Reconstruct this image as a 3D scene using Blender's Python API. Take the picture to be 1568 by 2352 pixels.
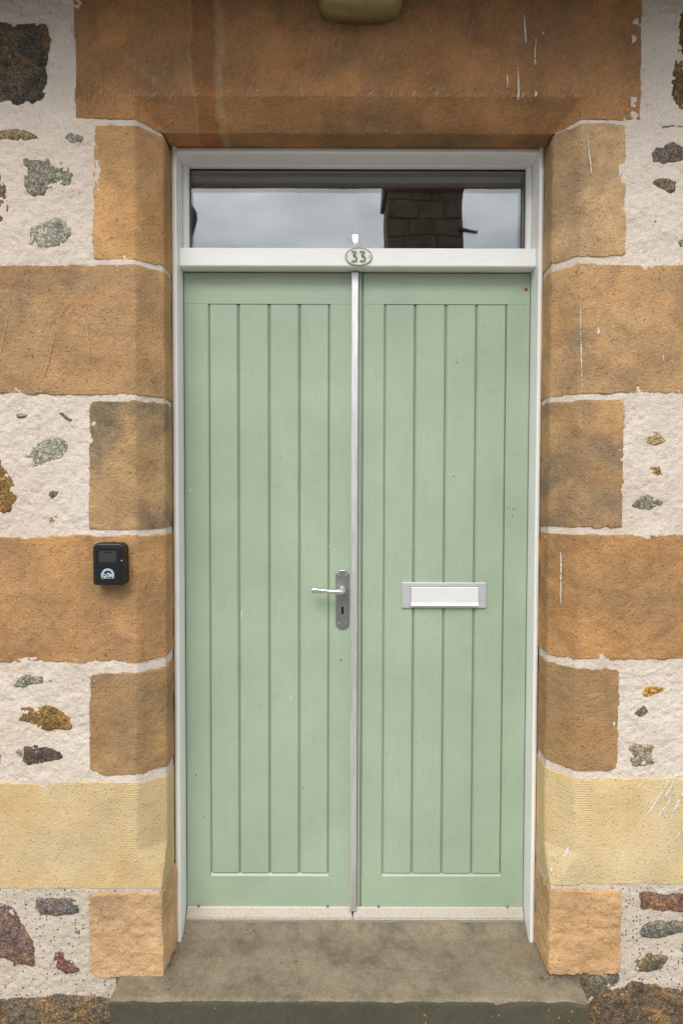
import bpy, bmesh, math, random
import numpy as np
from mathutils import Vector, Matrix

random.seed(7)
for o in list(bpy.data.objects):
    bpy.data.objects.remove(o)
SC = bpy.context.scene
COL = SC.collection

# ------------------------------------------------------------------ camera
CAM_D, CAM_H = 1.87, 1.337
PITCH, ROLL = math.radians(2.05), math.radians(0.15)
F = Vector((0, math.cos(PITCH), -math.sin(PITCH)))
U0 = Vector((0, math.sin(PITCH), math.cos(PITCH)))
R0 = Vector((1, 0, 0))
RX = math.cos(ROLL) * R0 + math.sin(ROLL) * U0
UY = -math.sin(ROLL) * R0 + math.cos(ROLL) * U0
cam = bpy.data.cameras.new('camera')
cam.sensor_fit = 'VERTICAL'
cam.sensor_height = 36.0
cam.sensor_width = 24.0
cam.lens = 24.0
cam.clip_start = 0.05
cam.clip_end = 2000
camo = bpy.data.objects.new('camera', cam)
COL.objects.link(camo)
m = Matrix.Identity(4)
for i in range(3):
    m[i][0], m[i][1], m[i][2] = RX[i], UY[i], -F[i]
m[0][3], m[1][3], m[2][3] = 0, -CAM_D, CAM_H
camo.matrix_world = m
SC.camera = camo

# ------------------------------------------------------------------ world, sun, exposure
SUN_EL, SUN_AZ = math.radians(46), math.radians(-15)   # azimuth: from the street, to the left
world = bpy.data.worlds.new('World')
SC.world = world
world.use_nodes = True
nt = world.node_tree
nt.nodes.clear()
N = nt.nodes.new
out = N('ShaderNodeOutputWorld')
bg = N('ShaderNodeBackground')
bg.inputs['Strength'].default_value = 0.15
sky = N('ShaderNodeTexSky')
sky.sky_type = 'NISHITA'
sky.sun_disc = False
sky.sun_elevation = SUN_EL
sky.sun_rotation = math.radians(180) + SUN_AZ * -1
sky.dust_density = 0.3
sky.air_density = 1.0
hs = N('ShaderNodeHueSaturation')
hs.inputs['Saturation'].default_value = 0.28
tc = N('ShaderNodeTexCoord')
mp = N('ShaderNodeMapping')
mp.inputs['Scale'].default_value = (1, 1, 2.6)
no = N('ShaderNodeTexNoise')
no.inputs['Scale'].default_value = 5.5
no.inputs['Detail'].default_value = 6
no.inputs['Roughness'].default_value = 0.55
rp = N('ShaderNodeValToRGB')             # the cloud deck: soft grey billows, brighter towards the zenith
rp.color_ramp.elements[0].position = 0.33
rp.color_ramp.elements[0].color = (0.50, 0.56, 0.63, 1)
rp.color_ramp.elements[1].position = 0.67
rp.color_ramp.elements[1].color = (1.10, 1.12, 1.14, 1)
sz = N('ShaderNodeSeparateXYZ')
gz = N('ShaderNodeMath'); gz.operation = 'MULTIPLY_ADD'; gz.use_clamp = False
gz.inputs[1].default_value = 4.5; gz.inputs[2].default_value = 7.0
dk = N('ShaderNodeVectorMath'); dk.operation = 'SCALE'
mx = N('ShaderNodeMix')
mx.data_type = 'RGBA'
mx.inputs['Factor'].default_value = 0.86
L = nt.links.new
L(tc.outputs['Generated'], mp.inputs['Vector'])
L(tc.outputs['Generated'], sz.inputs[0])
L(sz.outputs[2], gz.inputs[0])
L(mp.outputs['Vector'], no.inputs['Vector'])
L(no.outputs['Fac'], rp.inputs['Fac'])
L(rp.outputs['Color'], dk.inputs[0])
L(gz.outputs[0], dk.inputs['Scale'])
L(sky.outputs['Color'], hs.inputs['Color'])
L(hs.outputs['Color'], mx.inputs[6])
L(dk.outputs[0], mx.inputs[7])
L(mx.outputs[2], bg.inputs['Color'])
L(bg.outputs['Background'], out.inputs['Surface'])

sun = bpy.data.lights.new('sun', 'SUN')
sun.energy = 1.5
sun.angle = math.radians(27)
sun.color = (1.0, 0.955, 0.89)
suno = bpy.data.objects.new('sun', sun)
COL.objects.link(suno)
sd = Vector((math.sin(SUN_AZ) * math.cos(SUN_EL), -math.cos(SUN_AZ) * math.cos(SUN_EL), math.sin(SUN_EL)))
suno.rotation_euler = sd.to_track_quat('Z', 'Y').to_euler()
suno.location = (-3, -6, 12)

SC.view_settings.view_transform = 'Standard'
SC.view_settings.look = 'None'
SC.view_settings.gamma = 1.0
SC.view_settings.exposure = 0.60
SC.view_settings.use_curve_mapping = False
SC.render.engine = 'CYCLES'
SC.cycles.max_bounces = 10
SC.cycles.diffuse_bounces = 4
SC.cycles.glossy_bounces = 5
SC.cycles.transmission_bounces = 8
SC.cycles.use_denoising = True

# ------------------------------------------------------------------ helpers
def P(px, py, Y):
    """point of the plane y = Y seen at (px, py) of the photo (1568 x 2352); used to survey sizes off the picture"""
    d = ((px - 784) / 1568) * RX + ((1176 - py) / 1568) * UY + F
    t = (Y + CAM_D) / d.y
    return (d.x * t, CAM_H + d.z * t)

def PX(px, py, Y): return P(px, py, Y)[0]
def PZ(py, Y, px=800): return P(px, py, Y)[1]

def thing(name, label, cat, loc=(0, 0, 0), group=None):
    o = bpy.data.objects.new(name, None)
    o.empty_display_size = 0.1
    COL.objects.link(o)
    o.location = loc
    o['label'] = label
    o['category'] = cat
    if group: o['group'] = group
    return o

def wloc(o):
    v = Vector(o.location)
    while o.parent:
        if o.type == 'EMPTY' or True:
            pass
        o = o.parent
    return v

def adopt(o, parent):
    """parent o, whose mesh is in world coordinates"""
    o.parent = parent
    root = parent
    while root.parent: root = root.parent
    if parent.parent is None:
        o.matrix_parent_inverse = Matrix.Translation(-Vector(parent.location))
    else:
        o.matrix_parent_inverse = Matrix.Identity(4)

def link(name, me, mat=None, parent=None, color=None, smooth=False):
    o = bpy.data.objects.new(name, me)
    COL.objects.link(o)
    if mat is not None and not me.materials: me.materials.append(mat)
    if color is not None: o.color = color
    if smooth and len(me.polygons): me.polygons.foreach_set('use_smooth', [True] * len(me.polygons))
    if parent is not None: adopt(o, parent)
    return o

def mesh(name, verts, faces):
    me = bpy.data.meshes.new(name)
    me.from_pydata([tuple(map(float, v)) for v in verts], [], faces)
    me.update()
    return me

def fix(me):
    bm = bmesh.new(); bm.from_mesh(me)
    bmesh.ops.recalc_face_normals(bm, faces=bm.faces[:])
    bm.to_mesh(me); bm.free()
    return me

def box(name, a, b, mat, parent, bev=0.0, seg=2, color=None, smooth=False):
    bm = bmesh.new()
    bmesh.ops.create_cube(bm, size=1)
    for v in bm.verts:
        v.co = Vector([a[i] + (v.co[i] + .5) * (b[i] - a[i]) for i in range(3)])
    if bev > 0:
        bmesh.ops.bevel(bm, geom=bm.edges[:], offset=bev, segments=seg, profile=.5, affect='EDGES')
    me = bpy.data.meshes.new(name); bm.to_mesh(me); bm.free()
    return link(name, me, mat, parent, color, smooth)

def bevbox(name, x0, x1, z0, z1, yb, yf, mat, parent, bl=.001, br=.001, bb=.001, bt=.001, d=None):
    """board: back at yb, front face at yf (nearer the street), front edges chamfered each by its own width"""
    d = d if d is not None else max(bl, br, bb, bt) * .9
    v = [(x0, yb, z0), (x1, yb, z0), (x1, yb, z1), (x0, yb, z1),
         (x0, yf + d, z0), (x1, yf + d, z0), (x1, yf + d, z1), (x0, yf + d, z1),
         (x0 + bl, yf, z0 + bb), (x1 - br, yf, z0 + bb), (x1 - br, yf, z1 - bt), (x0 + bl, yf, z1 - bt)]
    f = [(0, 3, 2, 1)[::-1], (8, 9, 10, 11)]
    for i in range(4):
        j = (i + 1) % 4
        f.append((i, j, 4 + j, 4 + i)); f.append((4 + i, 4 + j, 8 + j, 8 + i))
    return link(name, fix(mesh(name, v, f)), mat, parent)

def inset(pts, d):
    n = len(pts); o = []
    A = sum(pts[i][0] * pts[(i + 1) % n][1] - pts[(i + 1) % n][0] * pts[i][1] for i in range(n))
    s = 1 if A > 0 else -1
    for i in range(n):
        p, q, r = Vector(pts[i - 1]), Vector(pts[i]), Vector(pts[(i + 1) % n])
        e1, e2 = (q - p), (r - q)
        if e1.length < 1e-9 or e2.length < 1e-9: o.append(tuple(q)); continue
        e1.normalize(); e2.normalize()
        n1, n2 = Vector((-e1.y, e1.x)) * s, Vector((-e2.y, e2.x)) * s
        b = (n1 + n2)
        if b.length < 1e-6: b = n1
        b.normalize()
        o.append(tuple(q + b * (d / max(.3, b.dot(n1)))))
    return o

def plate(name, pts, yb, yf, bev, mat, parent, seg=3, smooth=False, hollow=None):
    """outline in x-z, extruded from yb to the front yf, front edge rounded"""
    rings = [(pts, yb), (pts, yf + bev)]
    for k in range(1, seg + 1):
        a = k / seg * math.pi / 2
        rings.append((inset(pts, bev * (1 - math.cos(a))), yf + bev * (1 - math.sin(a))))
    n = len(pts); v = []; f = []
    for r, y in rings: v += [(p[0], y, p[1]) for p in r]
    for k in range(len(rings) - 1):
        for i in range(n):
            j = (i + 1) % n
            f.append((k * n + i, k * n + j, (k + 1) * n + j, (k + 1) * n + i))
    f.append(tuple(range(n))); f.append(tuple((len(rings) - 1) * n + i for i in range(n)))
    return link(name, fix(mesh(name, v, f)), mat, parent, smooth=smooth)

def rrect(x0, x1, z0, z1, rt, rb, n=6):
    pts = []
    for cx, cz, r, a0 in ((x1 - rt, z1 - rt, rt, 0), (x0 + rt, z1 - rt, rt, 90), (x0 + rb, z0 + rb, rb, 180), (x1 - rb, z0 + rb, rb, 270)):
        for k in range(n + 1):
            a = math.radians(a0 + 90 * k / n)
            pts.append((cx + r * math.cos(a), cz + r * math.sin(a)))
    return pts

def ellipse(cx, cz, a, b, n=40):
    return [(cx + a * math.cos(2 * math.pi * i / n), cz + b * math.sin(2 * math.pi * i / n)) for i in range(n)]

def ring(name, outer, inner, yb, yf, mat, parent, bev=.0005):
    n = len(outer); v = []; f = []
    for r, y in ((outer, yb), (outer, yf + bev), (inset(outer, bev), yf), (inset(inner, -bev), yf), (inner, yf + bev), (inner, yb)):
        v += [(p[0], y, p[1]) for p in r]
    for k in range(5):
        for i in range(n):
            j = (i + 1) % n
            f.append((k * n + i, k * n + j, (k + 1) * n + j, (k + 1) * n + i))
    return link(name, fix(mesh(name, v, f)), mat, parent)

def tube(name, pts, radii, mat, parent, n=14, flat=1.0):
    """lofted round bar along pts with its own radius at each point"""
    v = []; f = []
    m_ = len(pts)
    for i, p in enumerate(pts):
        p = Vector(p)
        t = (Vector(pts[min(i + 1, m_ - 1)]) - Vector(pts[max(i - 1, 0)])).normalized()
        a = t.cross(Vector((0, 0, 1)))
        if a.length < .1: a = t.cross(Vector((0, 1, 0)))
        a.normalize(); b = a.cross(t).normalized()
        for k in range(n):
            w = 2 * math.pi * k / n
            v.append(p + radii[i] * (a * math.cos(w) * flat + b * math.sin(w)))
    for i in range(m_ - 1):
        for k in range(n):
            j = (k + 1) % n
            f.append((i * n + k, i * n + j, (i + 1) * n + j, (i + 1) * n + k))
    f.append(tuple(range(n))); f.append(tuple((m_ - 1) * n + k for k in range(n)))
    return link(name, fix(mesh(name, v, f)), mat, parent, smooth=True)

# ---- noise in numpy
def _h(ix, iy, seed):
    n = (ix.astype(np.int64) * 374761393 + iy.astype(np.int64) * 668265263 + seed * 1442695041) & 0x7fffffff
    n = ((n ^ (n >> 13)) * 1274126177) & 0x7fffffff
    n = (n ^ (n >> 16)) & 0xffff
    return n / 65535.0
def vnoise(x, y, seed=0):
    ix, iy = np.floor(x), np.floor(y)
    fx, fy = x - ix, y - iy
    fx = fx * fx * (3 - 2 * fx); fy = fy * fy * (3 - 2 * fy)
    a, b = _h(ix, iy, seed), _h(ix + 1, iy, seed)
    c, d = _h(ix, iy + 1, seed), _h(ix + 1, iy + 1, seed)
    return (a * (1 - fx) + b * fx) * (1 - fy) + (c * (1 - fx) + d * fx) * fy * 1.0
def fbm(x, y, size, octv=3, seed=0, gain=.5):
    """about -1..1, first octave's cells SIZE wide"""
    s = np.zeros_like(x); amp = 1.0; tot = 0
    for k in range(octv):
        s += amp * (vnoise(x / size * 2 ** k + 13.7 * k, y / size * 2 ** k + 7.1 * k, seed + k) * 2 - 1)
        tot += amp; amp *= gain
    return s / tot * 1.6
def sstep(a, b, x):
    t = np.clip((x - a) / (b - a), 0, 1)
    return t * t * (3 - 2 * t)

# ------------------------------------------------------------------ materials
def newmat(name):
    ma = bpy.data.materials.new(name); ma.use_nodes = True
    t = ma.node_tree
    return ma, t, t.nodes['Principled BSDF']

class NB:
    def __init__(s, t): s.t = t
    def n(s, ty, **kw):
        x = s.t.nodes.new(ty)
        for k, v in kw.items(): setattr(x, k, v)
        return x
    def l(s, a, b): s.t.links.new(a, b)
    def set(s, inp, v):
        if hasattr(v, 'is_linked') or isinstance(v, bpy.types.NodeSocket): s.l(v, inp)
        else: inp.default_value = v
    def pos(s): return s.n('ShaderNodeTexCoord').outputs['Object']
    def mapv(s, vec, scale=(1, 1, 1), rot=(0, 0, 0), loc=(0, 0, 0)):
        x = s.n('ShaderNodeMapping')
        x.inputs['Scale'].default_value = scale; x.inputs['Rotation'].default_value = rot
        s.set(x.inputs['Location'], loc); s.l(vec, x.inputs['Vector']); return x.outputs[0]
    def noise(s, vec, scale, det=3, rough=.5, dist=0):
        x = s.n('ShaderNodeTexNoise')
        x.inputs['Scale'].default_value = scale; x.inputs['Detail'].default_value = det
        x.inputs['Roughness'].default_value = rough; x.inputs['Distortion'].default_value = dist
        s.l(vec, x.inputs['Vector']); return x.outputs['Fac']
    def vor(s, vec, scale, out='Distance', rnd=1.0):
        x = s.n('ShaderNodeTexVoronoi')
        x.inputs['Scale'].default_value = scale; x.inputs['Randomness'].default_value = rnd
        s.l(vec, x.inputs['Vector']); return x.outputs[out]
    def ramp(s, fac, *stops):
        x = s.n('ShaderNodeValToRGB'); e = x.color_ramp.elements
        while len(e) < len(stops): e.new(.5)
        for i, (p, c) in enumerate(stops):
            e[i].position = p
            e[i].color = (c, c, c, 1) if not hasattr(c, '__len__') else (*c, 1)
        s.l(fac, x.inputs['Fac']); return x.outputs['Color']
    def mix(s, fac, a, b, mode='MIX'):
        x = s.n('ShaderNodeMix', data_type='RGBA', blend_type=mode)
        s.set(x.inputs[0], fac)
        for i, c in ((6, a), (7, b)):
            s.set(x.inputs[i], c if isinstance(c, bpy.types.NodeSocket) else (*c, 1) if len(c) == 3 else c)
        return x.outputs[2]
    def math(s, op, a, b=0.0, c=0.0):
        x = s.n('ShaderNodeMath', operation=op)
        s.set(x.inputs[0], a); s.set(x.inputs[1], b)
        if op in ('MULTIPLY_ADD',): s.set(x.inputs[2], c)
        return x.outputs[0]
    def bump(s, h, strength=.5, dist=.005, normal=None):
        x = s.n('ShaderNodeBump')
        x.inputs['Strength'].default_value = strength; x.inputs['Distance'].default_value = dist
        s.l(h, x.inputs['Height'])
        if normal is not None: s.l(normal, x.inputs['Normal'])
        return x.outputs['Normal']
    def xyz(s, vec):
        x = s.n('ShaderNodeSeparateXYZ'); s.l(vec, x.inputs[0]); return x.outputs
    def rnd_off(s, vec, k=37.0):
        """shift the pattern by the object's own random number"""
        r = s.n('ShaderNodeObjectInfo').outputs['Random']
        a = s.n('ShaderNodeVectorMath', operation='ADD')
        c = s.n('ShaderNodeCombineXYZ')
        s.l(s.math('MULTIPLY', r, k), c.inputs[0]); s.l(s.math('MULTIPLY', r, k * 1.7), c.inputs[2])
        s.l(vec, a.inputs[0]); s.l(c.outputs[0], a.inputs[1]); return a.outputs[0]

def sandstone(name, stain_col, tool=None, rough_amp=1.0, gr=.62):
    ma, t, b = newmat(name); q = NB(t)
    p = q.pos(); pr = q.rnd_off(p)
    oi = q.n('ShaderNodeObjectInfo')
    base = q.mix(1.0, oi.outputs["Color"], (1.07, 1.065, 1.05), "MULTIPLY"); amt = oi.outputs['Alpha']
    # broad tone drift, iron-rich bands, grey weathering, grains
    c = q.mix(q.ramp(q.noise(pr, 3.2, 4, .6, .6), (.3, 0), (.72, 1)), q.mix(1.0, base, (.86, .84, .84), 'MULTIPLY'), q.mix(1.0, base, (1.1, 1.04, .97), 'MULTIPLY'))
    band = q.noise(q.mapv(pr, (1.2, 1.2, 7), (0, .5, 0)), 2.0, 4, .6, .8)
    c = q.mix(q.math('MULTIPLY', q.ramp(band, (.52, 0), (.7, 1)), .35), c, q.mix(1.0, base, (1.0, .78, .55), 'MULTIPLY'))
    st = q.ramp(q.noise(pr, 4.0, 7, .68, .4), (.44, 0), (.66, 1))
    c = q.mix(q.math('MULTIPLY', st, amt), c, stain_col)
    st2 = q.ramp(q.noise(p, 17, 5, .7), (.56, 0), (.74, 1))
    c = q.mix(q.math('MULTIPLY', st2, q.math('MULTIPLY', amt, .55)), c, stain_col)
    g = q.noise(p, 260, 3, .85)
    c = q.mix(1.0, c, q.ramp(g, (.3, 1 - .36 * gr), (.5, 1.0), (.7, 1 + .36 * gr)), 'MULTIPLY')
    pit = q.vor(p, 120)
    pitm = q.ramp(pit, (.16, 1), (.3, 0))
    spr = q.ramp(q.noise(p, 70, 3, .7), (.46, 0), (.58, 1))
    c = q.mix(q.math('MULTIPLY', pitm, q.math('MULTIPLY', spr, .5 * gr)), c, (.07, .05, .035))
    gl = q.ramp(q.vor(q.mapv(p, loc=(3, 1, 2)), 120), (.1, 1), (.2, 0))
    gs = q.ramp(q.noise(p, 55, 2), (.55, 0), (.66, 1))
    c = q.mix(q.math('MULTIPLY', gl, q.math('MULTIPLY', gs, .6)), c, (.62, .52, .4))
    h = q.math('ADD', q.math('MULTIPLY', q.noise(p, 60, 4, .65), .55 * rough_amp), q.math('MULTIPLY', q.noise(p, 170, 3, .7), .6))
    h = q.math('SUBTRACT', h, q.math('MULTIPLY', q.math('MULTIPLY', pitm, spr), .35))
    h = q.math('ADD', h, q.math('MULTIPLY', q.noise(q.mapv(p, (1, 1, 1.5), (0, .4, 0)), 24, 4, .6, .7), .35 * rough_amp))
    c = q.mix(1.0, c, q.ramp(q.noise(q.mapv(pr, loc=(5, 2, 1)), 8, 5, .65, .5), (.3, 1 - .42 * gr), (.5, 1), (.7, 1 + .32 * gr)), 'MULTIPLY')
    x, y, z = q.xyz(p)
    if tool:
        ax = q.math('ABSOLUTE', x)
        if tool == 'droved':
            wob = q.math('MULTIPLY', q.noise(p, 18, 2), 2.2)
            dg = q.math('SINE', q.math('ADD', q.math('MULTIPLY', q.math('SUBTRACT', q.math('MULTIPLY', ax, .8), q.math('MULTIPLY', z, .6)), 2 * math.pi / .0066), wob))
            hz = q.math('SINE', q.math('ADD', q.math('MULTIPLY', z, 2 * math.pi / .0066), wob))
            lim = q.math('ADD', .61, q.math('MULTIPLY', q.math('GREATER_THAN', x, 0), .088))
            w = q.mix(q.math('GREATER_THAN', ax, lim), hz, dg)
            w = q.math('MULTIPLY', w, q.ramp(q.noise(p, 8, 4, .7), (.38, .08), (.66, 1)))
            h = q.math('ADD', h, q.math('MULTIPLY', w, .085))
            c = q.mix(1.0, c, q.ramp(q.math('MULTIPLY_ADD', w, .5, .5), (0, .955), (1, 1.035)), 'MULTIPLY')
            rs = q.math('MULTIPLY', q.ramp(z, (.2, 1), (.27, 0)), q.ramp(q.noise(p, 10, 5, .7), (.42, 0), (.62, 1)))
            c = q.mix(q.math('MULTIPLY', rs, .6), c, (.55, .33, .09))
            low = q.ramp(q.noise(q.mapv(p, (1, 1, .35)), 6, 4, .65), (.42, 0), (.75, 1))
            c = q.mix(q.math('MULTIPLY', low, .45), c, q.mix(1.0, base, (.95, .72, .36), 'MULTIPLY'))
        else:   # fine slanting chisel strokes
            sc = q.noise(q.mapv(q.mapv(p, (1, 1, 1), (0, math.radians(-25), 0)), (190, 190, 42)), 1.0, 2, .5)
            za_ = PZ(222, 0); zb__ = PZ(305, .063)
            arr = q.math('ADD', q.ramp(q.math('MULTIPLY_ADD', z, 10, .5 - 10 * (za_ + .012)), (.2, 0), (.38, 1), (.45, 1), (.85, 0)), q.ramp(q.math('MULTIPLY_ADD', z, 10, .5 - 10 * (zb__ + .012)), (.2, 0), (.4, .8), (.5, .8), (.8, 0)))
            ms = q.math('MULTIPLY', q.ramp(sc, (.54, 0), (.66, 1)), q.math('ADD', q.ramp(q.noise(p, 9, 3), (.36, 0), (.6, .8)), arr))
            c = q.mix(q.math('MULTIPLY', ms, .4), c, (.62, .42, .25))
            h = q.math('SUBTRACT', h, q.math('MULTIPLY', ms, .5))
    if tool == 'strokes':      # a red run and its pale edge down the left half
        wx = q.math('ADD', x, q.math('MULTIPLY', q.math('SUBTRACT', q.noise(q.mapv(p, (1, 1, 1)), 7, 3), .5), .05))
        def band(x0, x1, e):
            return q.math('MULTIPLY', q.ramp(q.math('MULTIPLY_ADD', wx, 1 / e, .5 - x0 / e), (0, 0), (1, 1)), q.ramp(q.math('MULTIPLY_ADD', wx, 1 / e, .5 - x1 / e), (0, 1), (1, 0)))
        c = q.mix(q.math('MULTIPLY', band(-.405, -.340, .02), .45), c, q.mix(1.0, c, (.78, .55, .4), 'MULTIPLY'))
        c = q.mix(q.math('MULTIPLY', band(-.342, -.322, .008), q.ramp(q.noise(p, 30, 4, .7), (.3, .1), (.7, .6))), c, (.55, .38, .23))
        c = q.mix(q.math('MULTIPLY', band(-.410, -.404, .006), .3), c, (.55, .38, .23))
    b.inputs['Roughness'].default_value = .9
    b.inputs['Specular IOR Level'].default_value = .25
    q.l(c, b.inputs['Base Color'])
    q.l(q.bump(h, .95, .007), b.inputs['Normal'])
    return ma

M = {}
M['sandstone'] = sandstone('brown_sandstone', (.16, .125, .085))
M['lintel'] = sandstone('chiselled_sandstone', (.2, .13, .08), tool='strokes')
M['yellow'] = sandstone('droved_yellow_sandstone', (.33, .25, .13), tool='droved', rough_amp=.3, gr=.28)
M['peach'] = sandstone('split_peach_sandstone', (.3, .22, .12), rough_amp=1.1, gr=.5)

def mortar():
    ma, t, b = newmat('lime_mortar'); q = NB(t); p = q.pos()
    x, y, z = q.xyz(p)
    lo = q.ramp(q.math('ADD', z, q.math('MULTIPLY', q.noise(p, 12, 3), .05)), (.235, 1), (.262, 0))
    c = q.mix(q.ramp(q.noise(p, 5, 5, .6), (.3, 0), (.7, 1)), (.61, .515, .43), (.71, .625, .54))
    c = q.mix(q.math('MULTIPLY', q.ramp(q.noise(p, 2.0, 3), (.42, 0), (.62, 1)), .5), c, (.62, .515, .42))
    c2 = q.mix(q.noise(p, 9, 4, .6), (.5, .425, .345), (.6, .52, .435))
    c = q.mix(lo, c, c2)
    # fine brown pits in the creases
    n1 = q.noise(p, 75, 4, .65)
    c = q.mix(q.math('MULTIPLY', q.ramp(n1, (.3, 1), (.42, 0)), .5), c, (.33, .23, .16))
    c = q.mix(1.0, c, q.ramp(q.noise(p, 240, 2), (.3, .86), (.7, 1.1)), 'MULTIPLY')
    pv = q.n('ShaderNodeTexVoronoi', voronoi_dimensions='2D'); pv.inputs['Scale'].default_value = 100
    sw = q.n('ShaderNodeCombineXYZ'); q.l(x, sw.inputs[0]); q.l(z, sw.inputs[1]); q.l(sw.outputs[0], pv.inputs['Vector'])
    rr = q.xyz(pv.outputs['Color'])
    sz = q.math('MULTIPLY', q.math('POWER', rr[0], 2.0), .33)
    dots = q.math('LESS_THAN', pv.outputs['Distance'], sz)
    dots = q.math('MULTIPLY', dots, q.math('GREATER_THAN', rr[1], .4))
    dc = q.mix(rr[2], (.05, .045, .045), (.17, .1, .07))
    c = q.mix(q.math('MULTIPLY', dots, q.math('MULTIPLY', lo, .9)), c, dc)
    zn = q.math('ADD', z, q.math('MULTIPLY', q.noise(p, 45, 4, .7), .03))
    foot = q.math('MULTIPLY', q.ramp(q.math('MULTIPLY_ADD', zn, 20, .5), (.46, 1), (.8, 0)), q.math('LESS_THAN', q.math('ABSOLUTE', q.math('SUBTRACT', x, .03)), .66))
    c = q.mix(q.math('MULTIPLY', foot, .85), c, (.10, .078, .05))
    b.inputs['Roughness'].default_value = .95
    b.inputs['Specular IOR Level'].default_value = .15
    q.l(c, b.inputs['Base Color'])
    h = q.math('ADD', q.math('MULTIPLY', n1, .9), q.math('MULTIPLY', q.noise(p, 190, 3, .6), .4))
    h = q.math('ADD', h, q.math('MULTIPLY', q.noise(q.mapv(p, (1, 1, 1.7), (0, .5, 0)), 60, 4, .7, .6), .9))
    q.l(q.bump(h, .65, .006), b.inputs['Normal'])
    return ma
M['mortar'] = mortar()

def granite():
    ma, t, b = newmat('granite_rubble'); q = NB(t); p = q.rnd_off(q.pos())
    base = q.n('ShaderNodeObjectInfo').outputs['Color']; al = q.n('ShaderNodeObjectInfo').outputs['Alpha']
    cry = q.n('ShaderNodeTexVoronoi'); cry.inputs['Scale'].default_value = 310; q.l(p, cry.inputs['Vector'])
    cr = q.xyz(cry.outputs['Color'])
    k = q.ramp(cr[0], (.0, .36), (.35, .7), (.62, 1.05), (.85, 1.4), (1.0, 1.9))
    c = q.mix(1.0, base, k, 'MULTIPLY')
    c = q.mix(q.math('MULTIPLY', q.ramp(q.noise(p, 11, 4, .65), (.46, 0), (.62, 1)), al), c, q.mix(1.0, (.4, .21, .06), k, 'MULTIPLY'))
    c = q.mix(q.math('MULTIPLY', q.ramp(q.noise(p, 19, 5, .7), (.52, 0), (.66, 1)), .6), c, q.mix(1.0, base, (.28, .28, .3), 'MULTIPLY'))
    c = q.mix(1.0, c, q.ramp(q.noise(p, 75, 5, .75), (.3, .5), (.5, 1.0), (.7, 1.45)), 'MULTIPLY')
    b.inputs['Roughness'].default_value = .85
    q.l(c, b.inputs['Base Color'])
    h = q.math('ADD', q.noise(p, 38, 5, .7), q.math('MULTIPLY', cr[1], .25))
    q.l(q.bump(h, .9, .008), b.inputs['Normal'])
    return ma
M['granite'] = granite()

def concrete():
    ma, t, b = newmat('worn_step_stone'); q = NB(t); p = q.pos(); x, y, z = q.xyz(p)
    c = q.mix(q.ramp(q.noise(p, 7, 8, .78), (.38, 0), (.62, 1)), (.13, .105, .07), (.275, .222, .15))
    c = q.mix(q.math('MULTIPLY', q.ramp(q.noise(p, 14, 5, .7), (.52, 0), (.7, 1)), .45), c, (.17, .165, .12))
    fr = q.ramp(q.math('ADD', y, q.math('MULTIPLY', q.noise(p, 20, 4), .012)), (.0, 0), (.001, 0))
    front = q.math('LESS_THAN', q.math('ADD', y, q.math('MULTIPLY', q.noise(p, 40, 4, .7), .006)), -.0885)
    c = q.mix(q.math('MULTIPLY', front, .93), c, q.mix(q.noise(p, 9, 5, .7), (.032, .031, .018), (.085, .075, .045)))  # front face: dirt and green algae, with its shade also put into the colour
    lich = q.math('MULTIPLY', q.ramp(q.vor(p, 60), (.08, 1), (.2, 0)), q.ramp(q.noise(p, 11, 3), (.58, 0), (.64, 1)))
    c = q.mix(q.math('MULTIPLY', lich, .8), c, (.45, .27, .05))
    c = q.mix(1.0, c, q.ramp(q.noise(p, 260, 3, .7), (.25, .6), (.5, 1), (.78, 1.45)), 'MULTIPLY')
    b.inputs['Roughness'].default_value = .9
    q.l(c, b.inputs['Base Color'])
    h = q.math('ADD', q.noise(p, 45, 5, .7), q.math('MULTIPLY', q.noise(p, 200, 3), .5))
    q.l(q.bump(h, .6, .004), b.inputs['Normal'])
    return ma
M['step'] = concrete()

def paint(name, col, var=.08, rough=.42, chips=None, grain='Z', dirt=None):
    ma, t, b = newmat(name); q = NB(t); p = q.pos()
    sc = {'Z': (1, 1, .06), 'X': (.06, 1, 1), None: (1, 1, 1)}[grain]
    br = q.noise(q.mapv(p, sc), 210, 3, .6)
    cl = q.noise(p, 3.5, 5, .6, .3)
    c = q.mix(1.0, col, q.ramp(cl, (.3, 1 - var), (.7, 1 + var * .6)), 'MULTIPLY')
    c = q.mix(1.0, c, q.ramp(br, (.3, .965), (.7, 1.03)), 'MULTIPLY')
    if dirt:
        d = q.ramp(q.noise(p, 26, 6, .75), (.58, 0), (.74, 1))
        c = q.mix(q.math('MULTIPLY', d, .3), c, dirt)
    if chips:
        v = q.n('ShaderNodeTexVoronoi'); v.inputs['Scale'].default_value = 26; q.l(q.mapv(p, (1, 1, .75)), v.inputs['Vector'])
        r = q.xyz(v.outputs['Color'])
        ch = q.math('LESS_THAN', q.math('ADD', v.outputs['Distance'], q.math('MULTIPLY', q.noise(p, 300, 2), .05)), q.math('MULTIPLY', q.math('POWER', r[0], 7), .12))
        c = q.mix(q.math('MULTIPLY', ch, .85), c, q.mix(q.math('GREATER_THAN', r[1], .6), chips, (.16, .15, .1)))
    b.inputs['Roughness'].default_value = rough
    q.l(c, b.inputs['Base Color'])
    h = q.math('ADD', q.math('MULTIPLY', br, .25), q.math('MULTIPLY', q.noise(p, 22, 4), .35))
    q.l(q.bump(h, .22, .003), b.inputs['Normal'])
    return ma
GREEN = (.345, .43, .31)
M['green'] = paint('sage_green_paint', GREEN, .1, .4, chips=(.66, .62, .5), dirt=(.2, .24, .15))
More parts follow.
